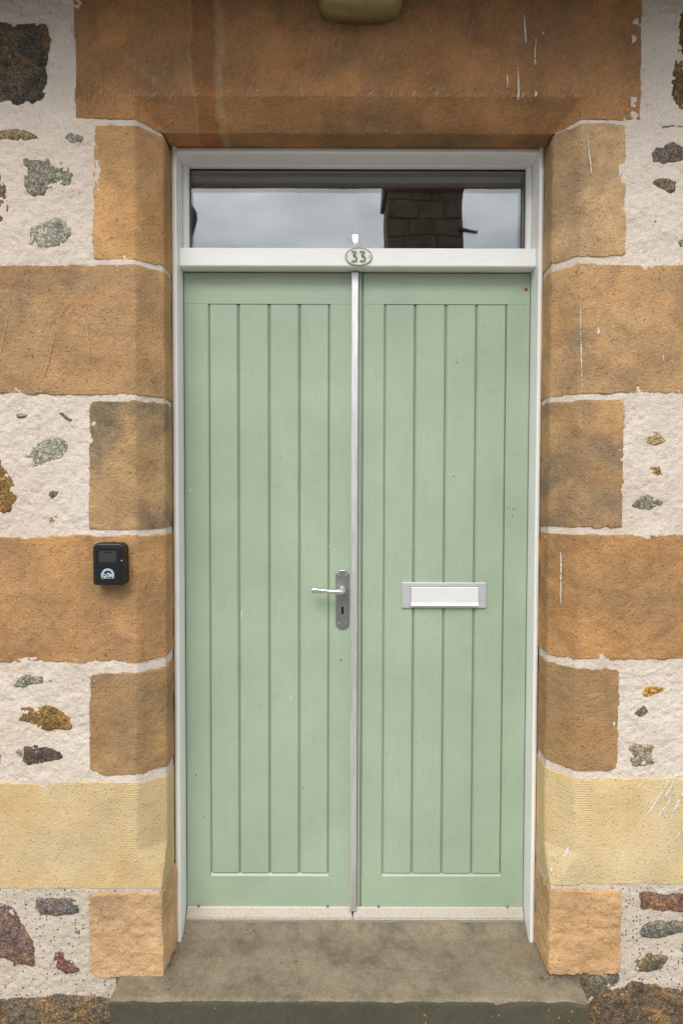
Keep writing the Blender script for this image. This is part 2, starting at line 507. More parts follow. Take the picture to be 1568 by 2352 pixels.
M['green_rail'] = paint('sage_green_paint_rail', GREEN, .1, .4, chips=(.66, .62, .5), grain='X', dirt=(.2, .24, .15))
M['white'] = paint('white_gloss_paint', (.85, .845, .81), .03, .35, grain='Z')
M['white_x'] = paint('white_gloss_paint_rail', (.85, .845, .81), .03, .35, grain='X')

def metal(name, col, rough, scl=300, stretch=(1, 1, 1), metallic=1.0, bumpk=.15, spots=None, cv=1.0):
    ma, t, b = newmat(name); q = NB(t); p = q.pos()
    n = q.noise(q.mapv(p, stretch), scl, 3, .6)
    c = q.mix(1.0, col, q.ramp(n, (.3, 1 - .14 * cv), (.7, 1 + .08 * cv)), 'MULTIPLY')
    if spots:
        s = q.ramp(q.noise(p, 150, 4, .75), (.5, 0), (.6, 1))
        s = q.math('MULTIPLY', s, q.ramp(q.noise(p, 14, 3), (.3, .35), (.7, 1)))
        c = q.mix(q.math('MULTIPLY', s, .6), c, spots)
    b.inputs['Metallic'].default_value = metallic
    q.l(q.ramp(n, (.2, max(.02, rough - .06)), (.8, rough + .08)), b.inputs['Roughness'])
    q.l(c, b.inputs['Base Color'])
    q.l(q.bump(n, bumpk, .001), b.inputs['Normal'])
    return ma
M['alu'] = metal('satin_aluminium', (.8, .8, .8), .4, 240, (1, 1, .05), .8)
M['brushed'] = metal('brushed_aluminium', (.84, .835, .825), .5, 260, (.06, 1, 1), .4, .03, cv=.35)
M['surround'] = metal('brushed_surround', (.66, .66, .67), .45, 260, (.06, 1, 1), .6, .03, cv=.5)
M['zinc'] = metal('dull_zinc', (.37, .37, .385), .42, 420)
M['lever'] = metal('satin_lever_metal', (.78, .77, .76), .27, 300)
M['weather'] = metal('speckled_weather_bar', (.5, .47, .4), .5, 300, metallic=.35, spots=(.36, .25, .12))
M['screw'] = metal('screw_steel', (.42, .41, .39), .4, 300)
M['rusty'] = metal('dirty_screw', (.3, .26, .21), .6, 300)
M['threshold'] = metal('dirty_threshold', (.42, .39, .34), .6, 120, (1, 1, 1), .3, spots=(.2, .16, .11))

def plain(name, col, rough=.5, metallic=0, spec=.5, emit=None, var=.12, scl=60, bk=.1):
    ma, t, b = newmat(name); q = NB(t); p = q.pos()
    n = q.noise(p, scl, 4, .6)
    q.l(q.mix(1.0, col, q.ramp(n, (.3, 1 - var), (.7, 1 + var)), 'MULTIPLY'), b.inputs['Base Color'])
    b.inputs['Roughness'].default_value = rough; b.inputs['Metallic'].default_value = metallic
    b.inputs['Specular IOR Level'].default_value = spec
    if bk: q.l(q.bump(n, bk, .001), b.inputs['Normal'])
    if emit:
        b.inputs['Emission Color'].default_value = (*emit[0], 1); b.inputs['Emission Strength'].default_value = emit[1]
    return ma
M['black'] = plain('black_plastic', (.004, .004, .0045), .42, scl=400, bk=.05)
M['black2'] = plain('charcoal_rubber_cover', (.028, .028, .03), .5, scl=500)
M['dark'] = plain('dark_gap', (.012, .01, .008), .95)
M['print'] = plain('white_print', (.75, .78, .82), .5, var=.03, bk=0)
M['printblue'] = plain('pale_blue_print', (.28, .42, .74), .5, var=.03, bk=0)
M['printgreen'] = plain('pale_green_print', (.55, .72, .55), .5, var=.03, bk=0)
M['digit'] = plain('green_number_paint', (.17, .24, .12), .45)
M['enamel'] = plain('cream_white_enamel', (.74, .73, .68), .4, scl=150)
M['brass'] = plain('tarnished_rim', (.38, .31, .19), .5, scl=220, var=.45)
M['opal'] = plain('yellowed_opal_plastic', (.24, .19, .08), .35, scl=30, var=.2)
M['splash'] = plain('white_splash', (.66, .63, .57), .8, scl=220, var=.3)
M['soffit'] = plain('brown_stained_board', (.06, .045, .03), .7, scl=40, var=.3)
M['gutter'] = plain('black_cast_gutter', (.02, .02, .022), .45)
M['slate'] = plain('grey_slate', (.09, .095, .105), .7, scl=20, var=.3)
M['farstone'] = plain('far_dark_stone', (.10, .073, .046), .9, scl=9, var=.55, bk=.6)
M['farmortar'] = plain('far_mortar', (.085, .065, .045), .9, scl=9, var=.3)
M['farwall'] = plain('far_pale_harling', (.5, .475, .43), .9, scl=9, var=.12)
M['pave'] = plain('pavement_slab', (.31, .29, .26), .9, scl=30, var=.2, bk=.4)
M['asphalt'] = plain('asphalt', (.1, .1, .1), .9, scl=120, var=.35, bk=.5)
M['kerb'] = plain('granite_kerb', (.3, .29, .28), .85, scl=80, var=.3)
M['wallpaper'] = plain('hall_plaster', (.5, .48, .44), .9)
M['hallfloor'] = plain('hall_floor', (.2, .13, .08), .6)
M['lamp'] = plain('warm_filament', (1, .8, .5), .5, emit=((1.0, .66, .3), 14), bk=0)
M['debris'] = plain('dead_leaf_litter', (.1, .065, .035), .95, scl=200, var=.5)
M['grit'] = plain('dark_dirt', (.055, .045, .032), .95, scl=200, var=.5)

def glass(name='window_glass'):
    ma, t, b = newmat(name); q = NB(t); p = q.pos()
    b.inputs['Base Color'].default_value = (.97, .985, .98, 1)
    b.inputs['Transmission Weight'].default_value = 1.0
    b.inputs['Roughness'].default_value = 0.0
    b.inputs['IOR'].default_value = 1.85
    q.l(q.bump(q.noise(p, 7, 1, .4), .05, .004), b.inputs['Normal'])
    return ma
M['glass'] = glass()

# ------------------------------------------------------------------ wall profile (front, 45 degree chamfer, reveal)
C = .063                    # depth of the chamfer
YB = .165                   # the reveal runs in to here, behind the front of the door frame
Z_STOP1, Z_STOP0 = PZ(1958, 0), PZ(2043, 0)      # the chamfer dies out between these heights
Z_TOP = PZ(305, C)          # underside of the lintel
def line(p0, p1):
    (x0, z0), (x1, z1) = p0, p1
    return lambda z: x0 + (x1 - x0) * (z - z0) / (z1 - z0)
XF = {-1: line(P(312, 609, 0), P(315.5, 1797, 0)), 1: line(P(1331, 609, 0), P(1322, 1797, 0))}      # front arris
XR = {-1: line(P(377, 609, C), P(383.5, 1811, C)), 1: line(P(1266, 609, C), P(1251, 1812, C))}      # inner arris
UR0 = {q: q * float(XR[q](np.array(1.2))) for q in (-1, 1)}
UF0 = {q: q * float(XF[q](np.array(1.2))) for q in (-1, 1)}
def columns(s, u0, u1, h):
    """grid columns with one exactly on each arris"""
    r0, f0 = UR0[s], UF0[s]
    n1, n2, n3 = max(1, math.ceil((r0 - u0) / h)), math.ceil((f0 - r0) / h), max(1, math.ceil((u1 - f0) / h))
    return np.concatenate([np.linspace(u0, r0, n1 + 1)[:-1], np.linspace(r0, f0, n2 + 1)[:-1], np.linspace(f0, u1, n3 + 1)])
def surf(s, u, z, off):
    """u: distance from the door's middle, running inward: |x| on the front, then on past the inner arris into the reveal.
    Returns world positions; off is the height above the ideal face."""
    xf, xr = s * XF[s](z), s * XR[s](z)
    r0, f0 = UR0[s], UF0[s]
    u = np.where(u <= r0, xr + (u - r0), np.where(u <= f0, xr + (xf - xr) * (u - r0) / (f0 - r0), u + (xf - f0) * np.exp(-(u - f0) / .05)))
    k = np.clip((z - Z_STOP0) / (Z_STOP1 - Z_STOP0), 0, 1)
    xf = xr + (xf - xr) * k
    w = (xf - u) / np.maximum(xf - xr, 1e-4)
    cy = C * k
    y = np.where(u >= xf, 0, np.where(u >= xr, np.clip(w, 0, 1) * cy, cy + (xr - u)))
    x = np.maximum(u, xr)
    r = .0012
    front = sstep(xf - r, xf + r, u)
    rev = 1 - sstep(xr - r, xr + r, u)
    ny = -(front + (1 - front) * (1 - rev) * .7); nx = -(rev + (1 - front) * (1 - rev) * .7)
    nn = np.sqrt(nx * nx + ny * ny)
    wear = .0010 * np.exp(-((u - xf) / .004) ** 2) * (k > .02) + .0010 * np.exp(-((u - xr) / .004) ** 2)
    off = off - wear
    y = np.minimum(y + ny / nn * off, YB)
    return s * (x + nx / nn * off), y, z

def grid_mesh(name, X, Y, Z, keep, sharp=None):
    """a grid of points; cells kept where all four corners are to be kept"""
    nu, nz = X.shape
    idx = np.arange(nu * nz).reshape(nu, nz)
    cell = keep[:-1, :-1] & keep[1:, :-1] & keep[:-1, 1:] & keep[1:, 1:]
    a, b, c, d = idx[:-1, :-1][cell], idx[1:, :-1][cell], idx[1:, 1:][cell], idx[:-1, 1:][cell]
    quads = np.stack([a, b, c, d], 1)
    used = np.unique(quads)
    remap = np.full(nu * nz, -1, np.int64); remap[used] = np.arange(len(used))
    quads = remap[quads]
    co = np.stack([X.ravel()[used], Y.ravel()[used], Z.ravel()[used]], 1)
    me = bpy.data.meshes.new(name)
    me.vertices.add(len(co)); me.vertices.foreach_set('co', co.astype(np.float32).ravel())
    me.loops.add(len(quads) * 4); me.loops.foreach_set('vertex_index', quads.astype(np.int32).ravel())
    me.polygons.add(len(quads)); me.polygons.foreach_set('loop_start', (np.arange(len(quads)) * 4).astype(np.int32))
    me.polygons.foreach_set('use_smooth', np.ones(len(quads), bool))
    me.update(calc_edges=True); me.validate()
    if sharp: me.set_sharp_from_angle(angle=math.radians(sharp))
    # face normals towards the street
    nsum = np.zeros(len(me.polygons) * 3); me.polygons.foreach_get('normal', nsum)
    if nsum[1::3].sum() > 0: me.flip_normals()
    return me

def sdist(px, pz, poly):
    """signed distance to a polygon, positive inside"""
    d = np.full(px.shape, 1e9); ins = np.zeros(px.shape, bool); n = len(poly)
    for i in range(n):
        (ax, az), (bx, bz) = poly[i], poly[(i + 1) % n]
        ex, ez = bx - ax, bz - az; L2 = ex * ex + ez * ez + 1e-12
        t = np.clip(((px - ax) * ex + (pz - az) * ez) / L2, 0, 1)
        d = np.minimum(d, np.hypot(px - ax - t * ex, pz - az - t * ez))
        cond = (az > pz) != (bz > pz)
        with np.errstate(divide='ignore', invalid='ignore'):
            xi = ax + (pz - az) * ex / (ez if abs(ez) > 1e-12 else 1e-12)
        ins ^= cond & (px < xi)
    return np.where(ins, d, -d)

# ------------------------------------------------------------------ the house
house = thing('stone_house', 'old stone house front with brown sandstone door surround and pale lime mortar', 'house', (0, 0, -.18))

blocks = []      # (side, polygon in (u, z)) used to hollow the mortar behind the stones
def jamb_block(s, outer_px, top_px, bot_px, mat, color, proud=.0015, jit=.0034, und=.0015, seed=0, straight=False, off=None, name='jamb_stone'):
    """outer_px: outer edge in the photo at top and bottom; top/bot: [(px, py), ...] on the front plane from the outer edge inward"""
    u0t, u0b = abs(PX(outer_px[0], top_px[0][1], 0)), abs(PX(outer_px[1], bot_px[0][1], 0))
    tp = sorted((s * PX(x, y, 0), PZ(y, 0, x)) for x, y in top_px)
    bp = sorted((s * PX(x, y, 0), PZ(y, 0, x)) for x, y in bot_px)
    tu, tz = [a for a, _ in tp], [b for _, b in tp]
    bu, bz = [a for a, _ in bp], [b for _, b in bp]
    h = .0042
    umax = max(u0t, u0b) + .006
    umin = UR0[s] - (YB + .002)
    us = columns(s, umin, umax + h, h); zs = np.arange(min(bz) - .006, max(tz) + .006 + h, h)
    Ug, Zg = np.meshgrid(us, zs, indexing='ij')
    zt, zb = np.interp(Ug, tu, tz), np.interp(Ug, bu, bz)
    uo = u0b + (u0t - u0b) * (Zg - bz[-1]) / (tz[-1] - bz[-1])
    j = fbm(Ug, Zg, .026, 4, seed + 3, .62) * jit * (0.25 if straight else 1)
    a, b_, c_ = zt - Zg, Zg - zb, uo - Ug
    d = np.minimum(np.minimum(a, b_), c_)
    # rounded corners
    rr = .012 if not straight else .003
    for p, q in ((a, c_), (b_, c_)):
        m_ = (p < rr) & (q < rr)
        d = np.where(m_, rr - np.hypot(rr - p, rr - q), d)
    d = d + j + (.0 if straight else .0030)
    e = .004 if not straight else .002
    off_ = proud + fbm(Ug, Zg, .12, 3, seed) * und + fbm(Ug, Zg, .018, 3, seed + 9) * und * .45
    off_ = off_ - .013 * (1 - sstep(0, e, d)) + .0
    X, Y, Z = surf(s, Ug, Zg, off_)
    me = grid_mesh(name, X, Y, Z, d > -.005, 33)
    o = link(name, me, mat, house, color)
    blocks.append((s, d, us, zs, umin))
    return o

def col(r, g, b, a): return (r, g, b, a)
SSL = [  # left jamb, top to bottom
 ((216, 214), [(214, 287), (308, 287), (378, 287)], [(214, 597), (310, 596), (378, 596)], 'sandstone', col(.48, .285, .13, .35), {}),
 ((-90, -90), [(-90, 606), (100, 610), (312, 606), (380, 606)], [(-90, 903), (0, 905), (180, 906), (312, 908), (380, 908)], 'sandstone', col(.43, .27, .135, .6), {}),
 ((207, 204), [(205, 922), (312, 920), (380, 920)], [(204, 1218), (312, 1218), (380, 1218)], 'sandstone', col(.42, .28, .145, 1.0), {}),
 ((-90, -90), [(-90, 1232), (60, 1236), (130, 1230), (380, 1231)], [(-90, 1522), (0, 1523), (90, 1519), (180, 1524), (255, 1518), (316, 1524), (350, 1522), (380, 1521)], 'sandstone', col(.44, .255, .115, .4), dict(und=.0025)),
 ((207, 206), [(205, 1552), (235, 1544), (316, 1545), (345, 1543), (380, 1541)], [(206, 1768), (245, 1782), (316, 1781), (350, 1781), (380, 1783)], 'sandstone', col(.38, .24, .115, .5), dict(und=.0025, jit=.0035)),
 ((-90, -90), [(-90, 1797), (316, 1796), (345, 1799), (380, 1802)], [(-90, 2044), (0, 2043), (380, 2043)], 'yellow', col(.60, .48, .28, .05), dict(straight=True, und=.0006, proud=.0012)),
 ((207, 207), [(200, 2058), (225, 2050), (372, 2050), (390, 2049)], [(205, 2232), (230, 2243), (372, 2243), (390, 2243)], 'peach', col(.55, .365, .205, .4), dict(und=.0055, proud=.006, jit=.003)),
]
SSR = [
 ((1437, 1436), [(1440, 286), (1335, 282), (1262, 282)], [(1440, 587), (1335, 590), (1262, 591)], 'sandstone', col(.50, .34, .185, .6), {}),
 ((1660, 1660), [(1660, 610), (1500, 610), (1330, 604), (1262, 605)], [(1660, 906), (1500, 903), (1330, 905), (1262, 905)], 'sandstone', col(.48, .305, .155, .75), {}),
 ((1433, 1428), [(1436, 917), (1330, 918), (1262, 917)], [(1430, 1213), (1330, 1212), (1262, 1214)], 'sandstone', col(.48, .30, .145, .8), {}),
 ((1660, 1660), [(1660, 1229), (1500, 1228), (1330, 1227), (1250, 1228)], [(1660, 1515), (1500, 1514), (1330, 1514), (1290, 1517), (1250, 1514)], 'sandstone', col(.44, .25, .105, .4), dict(und=.003)),
 ((1421, 1417), [(1425, 1537), (1330, 1536), (1295, 1535), (1250, 1531)], [(1420, 1764), (1390, 1772), (1330, 1772), (1290, 1769), (1250, 1760)], 'sandstone', col(.35, .22, .105, .35), dict(und=.002)),
 ((1660, 1660), [(1660, 1787), (1400, 1786), (1320, 1786), (1290, 1785), (1250, 1779)], [(1660, 2030), (1568, 2031), (1265, 2034), (1240, 2034)], 'yellow', col(.62, .51, .31, .05), dict(straight=True, und=.0006, proud=.0012)),
 ((1423, 1422), [(1425, 2046), (1300, 2043), (1266, 2043), (1240, 2043)], [(1422, 2232), (1300, 2236), (1266, 2236), (1240, 2236)], 'peach', col(.56, .36, .19, .35), dict(und=.0055, proud=.006, jit=.003)),
]
k = 0
for s, rows in ((-1, SSL), (1, SSR)):
    for outer, top, bot, mt, c, kw in rows:
        k += 1
        jamb_block(s, outer, top, bot, M[mt], c, seed=k * 11, **kw)

# --- lintel: one long stone with mitred chamfer over the opening
def lintel():
    x0, x1 = PX(172, 200, 0), PX(1472, 200, 0)
    zb = PZ(275, 0); z1 = 2.705
    xl, xr = float(XR[-1](Z_TOP)), float(XR[1](Z_TOP))
    h = .0045
    us = np.arange(x0 - .008, x1 + .008 + h, h)
    # v runs up the face; below the chamfer's lower arris it turns in under the soffit
    zt_ar = PZ(306, C)
    soff = YB + .01
    za_ = PZ(222, 0)
    vs = np.concatenate([np.linspace(zt_ar - soff, zt_ar, 36)[:-1], np.linspace(zt_ar, za_, 20)[:-1], np.arange(za_, z1 + h, h)])
    Ug, Vg = np.meshgrid(us, vs, indexing='ij')
    Z = np.maximum(Vg, zt_ar)
    inop = (Ug > xl) & (Ug < xr)
    dx = np.maximum(np.maximum(xl - Ug, Ug - xr), 0); dz = np.maximum(Z - zt_ar, 0)
    wx = np.where(Ug < 0, abs(XF[-1](zt_ar) - xl), abs(XF[1](zt_ar) - xr)); wz = PZ(222, 0) - zt_ar
    cheb = np.maximum(dx / wx, dz / wz)
    Y = np.clip(1 - cheb, 0, 1) * C
    Y = np.where(Vg < zt_ar, C + (zt_ar - Vg), Y)
    X = Ug.copy()
    n = fbm(Ug, Vg, .15, 3, 5) * .0012 + fbm(Ug, Vg, .02, 3, 8) * .0006
    j = fbm(Ug, Vg, .06, 4, 77) * .004
    d = np.minimum(Ug - x0, x1 - Ug) + j
    d = np.where((Vg < zt_ar) , 1.0, d)
    # at the two ends the stone stops at the joint over the jambs
    zj = zb - .0
    dend = np.where(dx > 0, Z - (zt_ar - .004 + (zb - zt_ar + .004) * np.clip(dx / wx, 0, 1)) + j * .6, 1.0)
    d = np.minimum(d, dend) + .003
    off = .0017 + n - .013 * (1 - sstep(0, .004, d))
    ch = (cheb < 1)
    Y = np.minimum(Y - off * np.where(Vg < zt_ar, 0, np.where(ch, .7, 1)), .19)
    Z = Z - off * np.where(Vg < zt_ar, 1, np.where(ch, .7, 0))
    keep = (d > -.005) & ((Vg >= zt_ar - h) | ((Ug > xl - .002) & (Ug < xr + .002)))
    me = grid_mesh('lintel', X, Y, Z, keep, 33)
    return link('lintel', me, M['lintel'], house, col(.41, .215, .09, .75))
lint = lintel()

# --- rubble stones, outlines surveyed off the photo
def S(pts, k, ox, oy): return [(ox + x * k, oy + y * k) for x, y in pts]
A_ = lambda *p: S(p, .2604, 0, 0)
B_ = lambda *p: S(p, .2604, 1323, 0)
C3 = lambda *p: S(p, .2864, 0, 551.25)
C4 = lambda *p: S(p, .2865, 1163.75, 551.25)
C5 = lambda *p: S(p, .2864, 0, 1194.4)
C7 = lambda *p: S(p, .1302, 1384.25, 1500.6)
E_ = lambda *p: S(p, .15625, 0, 2021.25)
G_ = lambda *p: S(p, .15363, 1378, 1990.6)
GREY, LGREY = (.245, .23, .175, .25), (.36, .34, .265, .12)
DARK, RUST, BRN = (.075, .06, .042, .3), (.22, .125, .035, .75), (.10, .07, .055, .2)
PURP, OCH, OLIVE = (.17, .105, .095, .35), (.5, .27, .05, .5), (.17, .15, .11, .35)
RUB = [
 (A_((-120,200),(0,185),(200,205),(330,190),(420,195),(440,290),(470,345),(440,450),(410,600),(430,710),(400,870),(290,915),(250,900),(130,920),(20,950),(-120,960)), DARK, 1.5),
 (A_((-120,1150),(60,1135),(210,1135),(330,1190),(335,1220),(150,1250),(60,1230),(-120,1245)), (.24,.19,.12,.6), 1),
 (A_((550,1215),(615,1160),(740,1190),(755,1215),(720,1260),(630,1265),(580,1250)), GREY, 1),
 (A_((140,1430),(240,1380),(330,1400),(430,1390),(470,1440),(560,1410),(610,1450),(670,1520),(630,1620),(500,1670),(420,1690),(380,1730),(240,1730),(200,1640),(200,1530),(160,1470)), GREY, 1),
 (A_((-120,1400),(0,1430),(20,1550),(60,1640),(80,1720),(90,1800),(50,1960),(20,2010),(60,2110),(-120,2160)), (.15,.095,.045,.6), 1.3),
 (A_((240,2110),(270,2000),(370,1960),(450,1930),(490,1900),(530,1920),(590,1960),(640,2040),(600,2130),(480,2190),(330,2195),(240,2160)), LGREY, 1),
 (C3((120,1390),(180,1380),(240,1390),(235,1420),(180,1435),(130,1425)), GREY, .7),
 (C3((440,1380),(520,1375),(530,1410),(590,1440),(575,1460),(520,1440),(490,1410)), OLIVE, .6),
 (C3((200,1740),(260,1650),(400,1570),(440,1565),(540,1600),(560,1670),(510,1740),(400,1790),(330,1820),(270,1845),(240,1790)), LGREY, 1),
 (C3((-120,1720),(0,1720),(30,1800),(90,1880),(130,1960),(135,2080),(90,2180),(0,2220),(-120,2230)), RUST, 1.3),
 (C3((375,2040),(430,2005),(505,1995),(495,2055),(420,2075)), OLIVE, .7),
 (C3((390,2220),(465,2205),(455,2250),(400,2262)), (.3,.2,.08,.5), .6),
 (C5((100,1335),(150,1250),(210,1240),(350,1245),(435,1295),(350,1315),(230,1330),(130,1348)), GREY, .9),
 (C5((145,1610),(160,1500),(240,1490),(410,1480),(520,1530),(570,1580),(580,1685),(420,1690),(300,1680),(230,1625)), RUST, 1.2),
 (C5((170,1940),(190,1810),(310,1800),(400,1820),(500,1860),(530,1890),(500,1920),(340,1970),(230,1970)), BRN, 1.2),
 (C5((120,1850),(150,1825),(185,1840),(178,1905),(140,1895)), LGREY, .8),
 (C5((-120,1830),(5,1830),(12,1960),(-120,1970)), (.3,.18,.12,.3), 1),
 (E_((-320,300),(0,315),(100,380),(220,430),(290,590),(400,740),(500,900),(520,1080),(540,1250),(500,1300),(380,1290),(290,1250),(200,1280),(140,1200),(0,1240),(-320,1260)), PURP, 2),
 (E_((490,440),(550,260),(830,260),(950,270),(1090,270),(1170,310),(1170,500),(1030,520),(870,550),(600,530),(550,480)), (.15,.135,.12,.35), 1.4),
 (E_((770,1200),(800,1060),(940,1060),(990,1180),(1090,1250),(1200,1310),(1160,1390),(980,1390),(830,1310),(765,1270)), (.19,.085,.075,.15), 1.3),
 (E_((1110,740),(1180,730),(1190,800),(1140,820)), (.2,.14,.12,.2), .7),
 (E_((-320,1750),(0,1740),(300,1730),(640,1710),(820,1650),(1000,1660),(1180,1700),(1480,1710),(1850,1760),(1850,2500),(-320,2500)), (.14,.105,.065,.55), 2.2),
 (B_((1060,80),(940,100),(890,130),(905,230),(885,340),(885,420),(850,580),(830,720),(830,830),(880,940),(900,965),(1060,975)), (.12,.08,.035,.6), 1.4),
 (B_((720,1105),(800,1095),(1060,1105),(1060,1135),(760,1125)), (.2,.21,.22,.0), .8),
 (B_((650,1360),(690,1290),(800,1255),(860,1240),(940,1280),(1060,1280),(1060,1370),(900,1430),(780,1440),(680,1440)), (.13,.11,.085,.35), 1),
 (B_((670,1600),(710,1565),(835,1565),(885,1600),(875,1680),(840,1705),(760,1672),(715,1655)), (.12,.105,.085,.3), 1),
 (B_((645,2000),(680,1925),(745,1955),(712,2015)), (.32,.2,.06,.6), .8),
 (B_((890,2130),(940,2095),(1010,2105),(1010,2185),(905,2175)), GREY, .7),
 (C4((1075,1580),(1140,1510),(1230,1530),(1290,1610),(1250,1650),(1170,1660),(1110,1620)), (.38,.29,.15,.4), 1),
 (C4((1130,1810),(1230,1805),(1315,1825),(1262,1885),(1200,1900),(1150,1872)), (.26,.16,.06,.6), .9),
 (C4((980,2135),(1060,2060),(1120,2035),(1245,2065),(1245,2120),(1170,2155),(1080,2172)), GREY, 1),
 (C7((660,700),(780,570),(850,570),(1100,610),(1090,650),(950,720),(780,790),(700,790)), OCH, .9),
 (C7((1140,630),(1265,605),(1225,668)), OCH, .6),
 (C7((500,1050),(600,980),(720,915),(780,935),(800,1040),(700,1115),(600,1135)), OLIVE, .7),
 (C7((450,1640),(560,1590),(700,1580),(860,1590),(920,1660),(870,1740),(890,1830),(930,1930),(850,1980),(620,2020),(500,1990),(450,1900)), (.33,.28,.19,.25), .9),
 (G_((560,390),(640,370),(780,380),(940,400),(1500,390),(1500,690),(1130,690),(850,665),(600,640),(570,500)), (.15,.085,.065,.35), 1.6),
 (G_((560,960),(640,830),(720,790),(860,790),(1000,800),(1500,800),(1500,900),(1140,1000),(1000,1050),(850,1090),(700,1085),(580,1030)), (.17,.165,.13,.3), 1.5),
 (G_((470,1460),(520,1370),(600,1290),(700,1265),(800,1300),(960,1290),(1070,1340),(1010,1440),(900,1540),(800,1590),(650,1600),(500,1570)), (.14,.13,.1,.45), 1.6),
 (G_((1120,1480),(1180,1290),(1180,1150),(1400,1120),(1400,1570),(1200,1560)), (.17,.18,.16,.1), 1.4),
 (G_((-270,2100),(20,1850),(370,1790),(480,1710),(830,1740),(960,1800),(1010,1800),(1240,1820),(1500,1830),(1500,2700),(-270,2700)), (.13,.09,.055,.6), 2.2),
 (G_((-300,1585),(290,1585),(310,1700),(180,1800),(30,1880),(-130,2080),(-300,2150)), (.15,.135,.1,.2), 1.8),
]
holes = {-1: [], 1: []}
def rubble(pts_px, color, bold, seed):
    poly = [P(x, y, 0) for x, y in pts_px]
    xs, zs_ = [p[0] for p in poly], [p[1] for p in poly]
    size = min(max(xs) - min(xs), max(zs_) - min(zs_))
    h = min(.0045, max(.002, size / 14))
    us = np.arange(min(xs) - .008, max(xs) + .008 + h, h); vs = np.arange(min(zs_) - .008, max(zs_) + .008 + h, h)
    Ug, Vg = np.meshgrid(us, vs, indexing='ij')
    d = sdist(Ug, Vg, poly) + .0012 + fbm(Ug, Vg, .018, 4, seed, .6) * .0036
    hgt = .0005 + .0032 * bold * sstep(0, .035, d) + fbm(Ug, Vg, .05, 4, seed + 5, .6) * .0034 * bold * sstep(.0, .012, d) + fbm(Ug, Vg, .009, 2, seed + 6) * .0012
    hgt = hgt - .010 * (1 - sstep(-.001, .005, d))
    me = grid_mesh('rubble_stone', Ug, -hgt, Vg, d > -.004)
    link('rubble_stone', me, M['granite'], house, color)
    holes[-1 if np.mean(xs) < 0 else 1].append(poly)
for i, (pts, c, bold) in enumerate(RUB): rubble(pts, c, bold, 200 + i * 17)

# --- mortar: a rough sheet over the rubble core, turning in at the jambs
def mortar_sheet(s):
    h = .0042
    zs = np.arange(-.20, 2.71, h)
    umin = UR0[s] - YB - .02
    us = columns(s, umin, 1.06, h)
    Ug, Zg = np.meshgrid(us, zs, indexing='ij')
    off = fbm(Ug * s, Zg, .055, 4, 31, .55) * .0030 + fbm(Ug * s, Zg, .012, 3, 61, .6) * .0016 - .0010
    xr = s * XR[s](Zg)
    joint = sstep(xr + .13, xr + .10, Ug)                 # pointing is flatter on the dressed stone
    off = off * (1 - .75 * joint) - .0007 * joint
    keep = np.ones(Ug.shape, bool)
    zt = PZ(306, C) - .004
    keep &= ~((Zg > zt) & (Ug < xr + .002))
    lx = abs(PX(172 if s < 0 else 1472, 200, 0))
    keep &= ~((Zg > PZ(275, 0) + .03) & (Ug < lx - .03))
    for (bs, d, bu, bz, um) in blocks:
        if bs != s: continue
        iu = np.clip(np.searchsorted(bu, us), 0, len(bu) - 1)
        iz = np.clip(np.round((zs - bz[0]) / (bz[1] - bz[0])).astype(int), 0, len(bz) - 1)
        inside = ((us >= bu[0]) & (us <= bu[-1]))[:, None] & ((zs >= bz[0]) & (zs <= bz[-1]))[None, :]
        keep &= ~(inside & (d[np.ix_(iu, iz)] > .02))
    X, Y, Z = surf(s, Ug, Zg, off)
    me = grid_mesh('mortar', X, Y, Z, keep, 40)
    return link('mortar', me, M['mortar'], house)
for s in (-1, 1): mortar_sheet(s)
# the wall goes on to both sides, with a solid core behind
for x0, x1 in ((-5.0, -1.045), (1.045, 5.0)):
    box('rendered_wall', (x0, .0015, -.2), (x1, .5, 2.697), M['mortar'], house)
box('wall_core', (-1.1, .085, 2.345), (1.1, .5, 2.697), M['mortar'], house)
box('wall_core', (-1.1, .20, -.2), (-.56, .5, 2.31), M['mortar'], house)
box('wall_core', (.65, .20, -.2), (1.1, .5, 2.31), M['mortar'], house)
# eaves just above the picture
box('eaves_soffit', (-5.2, -.31, 2.70), (5.2, .5, 2.73), M['soffit'], house)
box('fascia_board', (-5.2, -.335, 2.69), (5.2, -.312, 2.86), M['soffit'], house)
gp = [(-5.3 + 10.6 * i / 8, -.392, 2.78) for i in range(9)]
tube('gutter', gp, [.055] * 9, M['gutter'], house, 16)
rf = link('roof', fix(mesh('roof', [(-5.3, -.42, 2.85), (5.3, -.42, 2.85), (5.3, 3.5, 5.4), (-5.3, 3.5, 5.4), (-5.3, -.42, 2.91), (5.3, -.42, 2.91), (5.3, 3.5, 5.46), (-5.3, 3.5, 5.46)],
    [(0, 1, 2, 3), (4, 5, 6, 7), (0, 1, 5, 4), (1, 2, 6, 5), (2, 3, 7, 6), (3, 0, 4, 7)])), M['slate'], house)
# hall behind the door
box('hall_floor', (-1.1, .32, -.05), (1.1, 4.0, -.01), M['hallfloor'], house)
box('hall_wall', (-1.2, .51, -.05), (-1.1, 4.0, 2.75), M['wallpaper'], house)
box('hall_wall', (1.1, .51, -.05), (1.2, 4.0, 2.75), M['wallpaper'], house)
box('hall_wall', (-1.2, 4.0, -.05), (1.2, 4.1, 2.75), M['wallpaper'], house)
box('hall_ceiling', (-1.2, .51, 2.65), (1.2, 4.1, 2.75), M['wallpaper'], house)

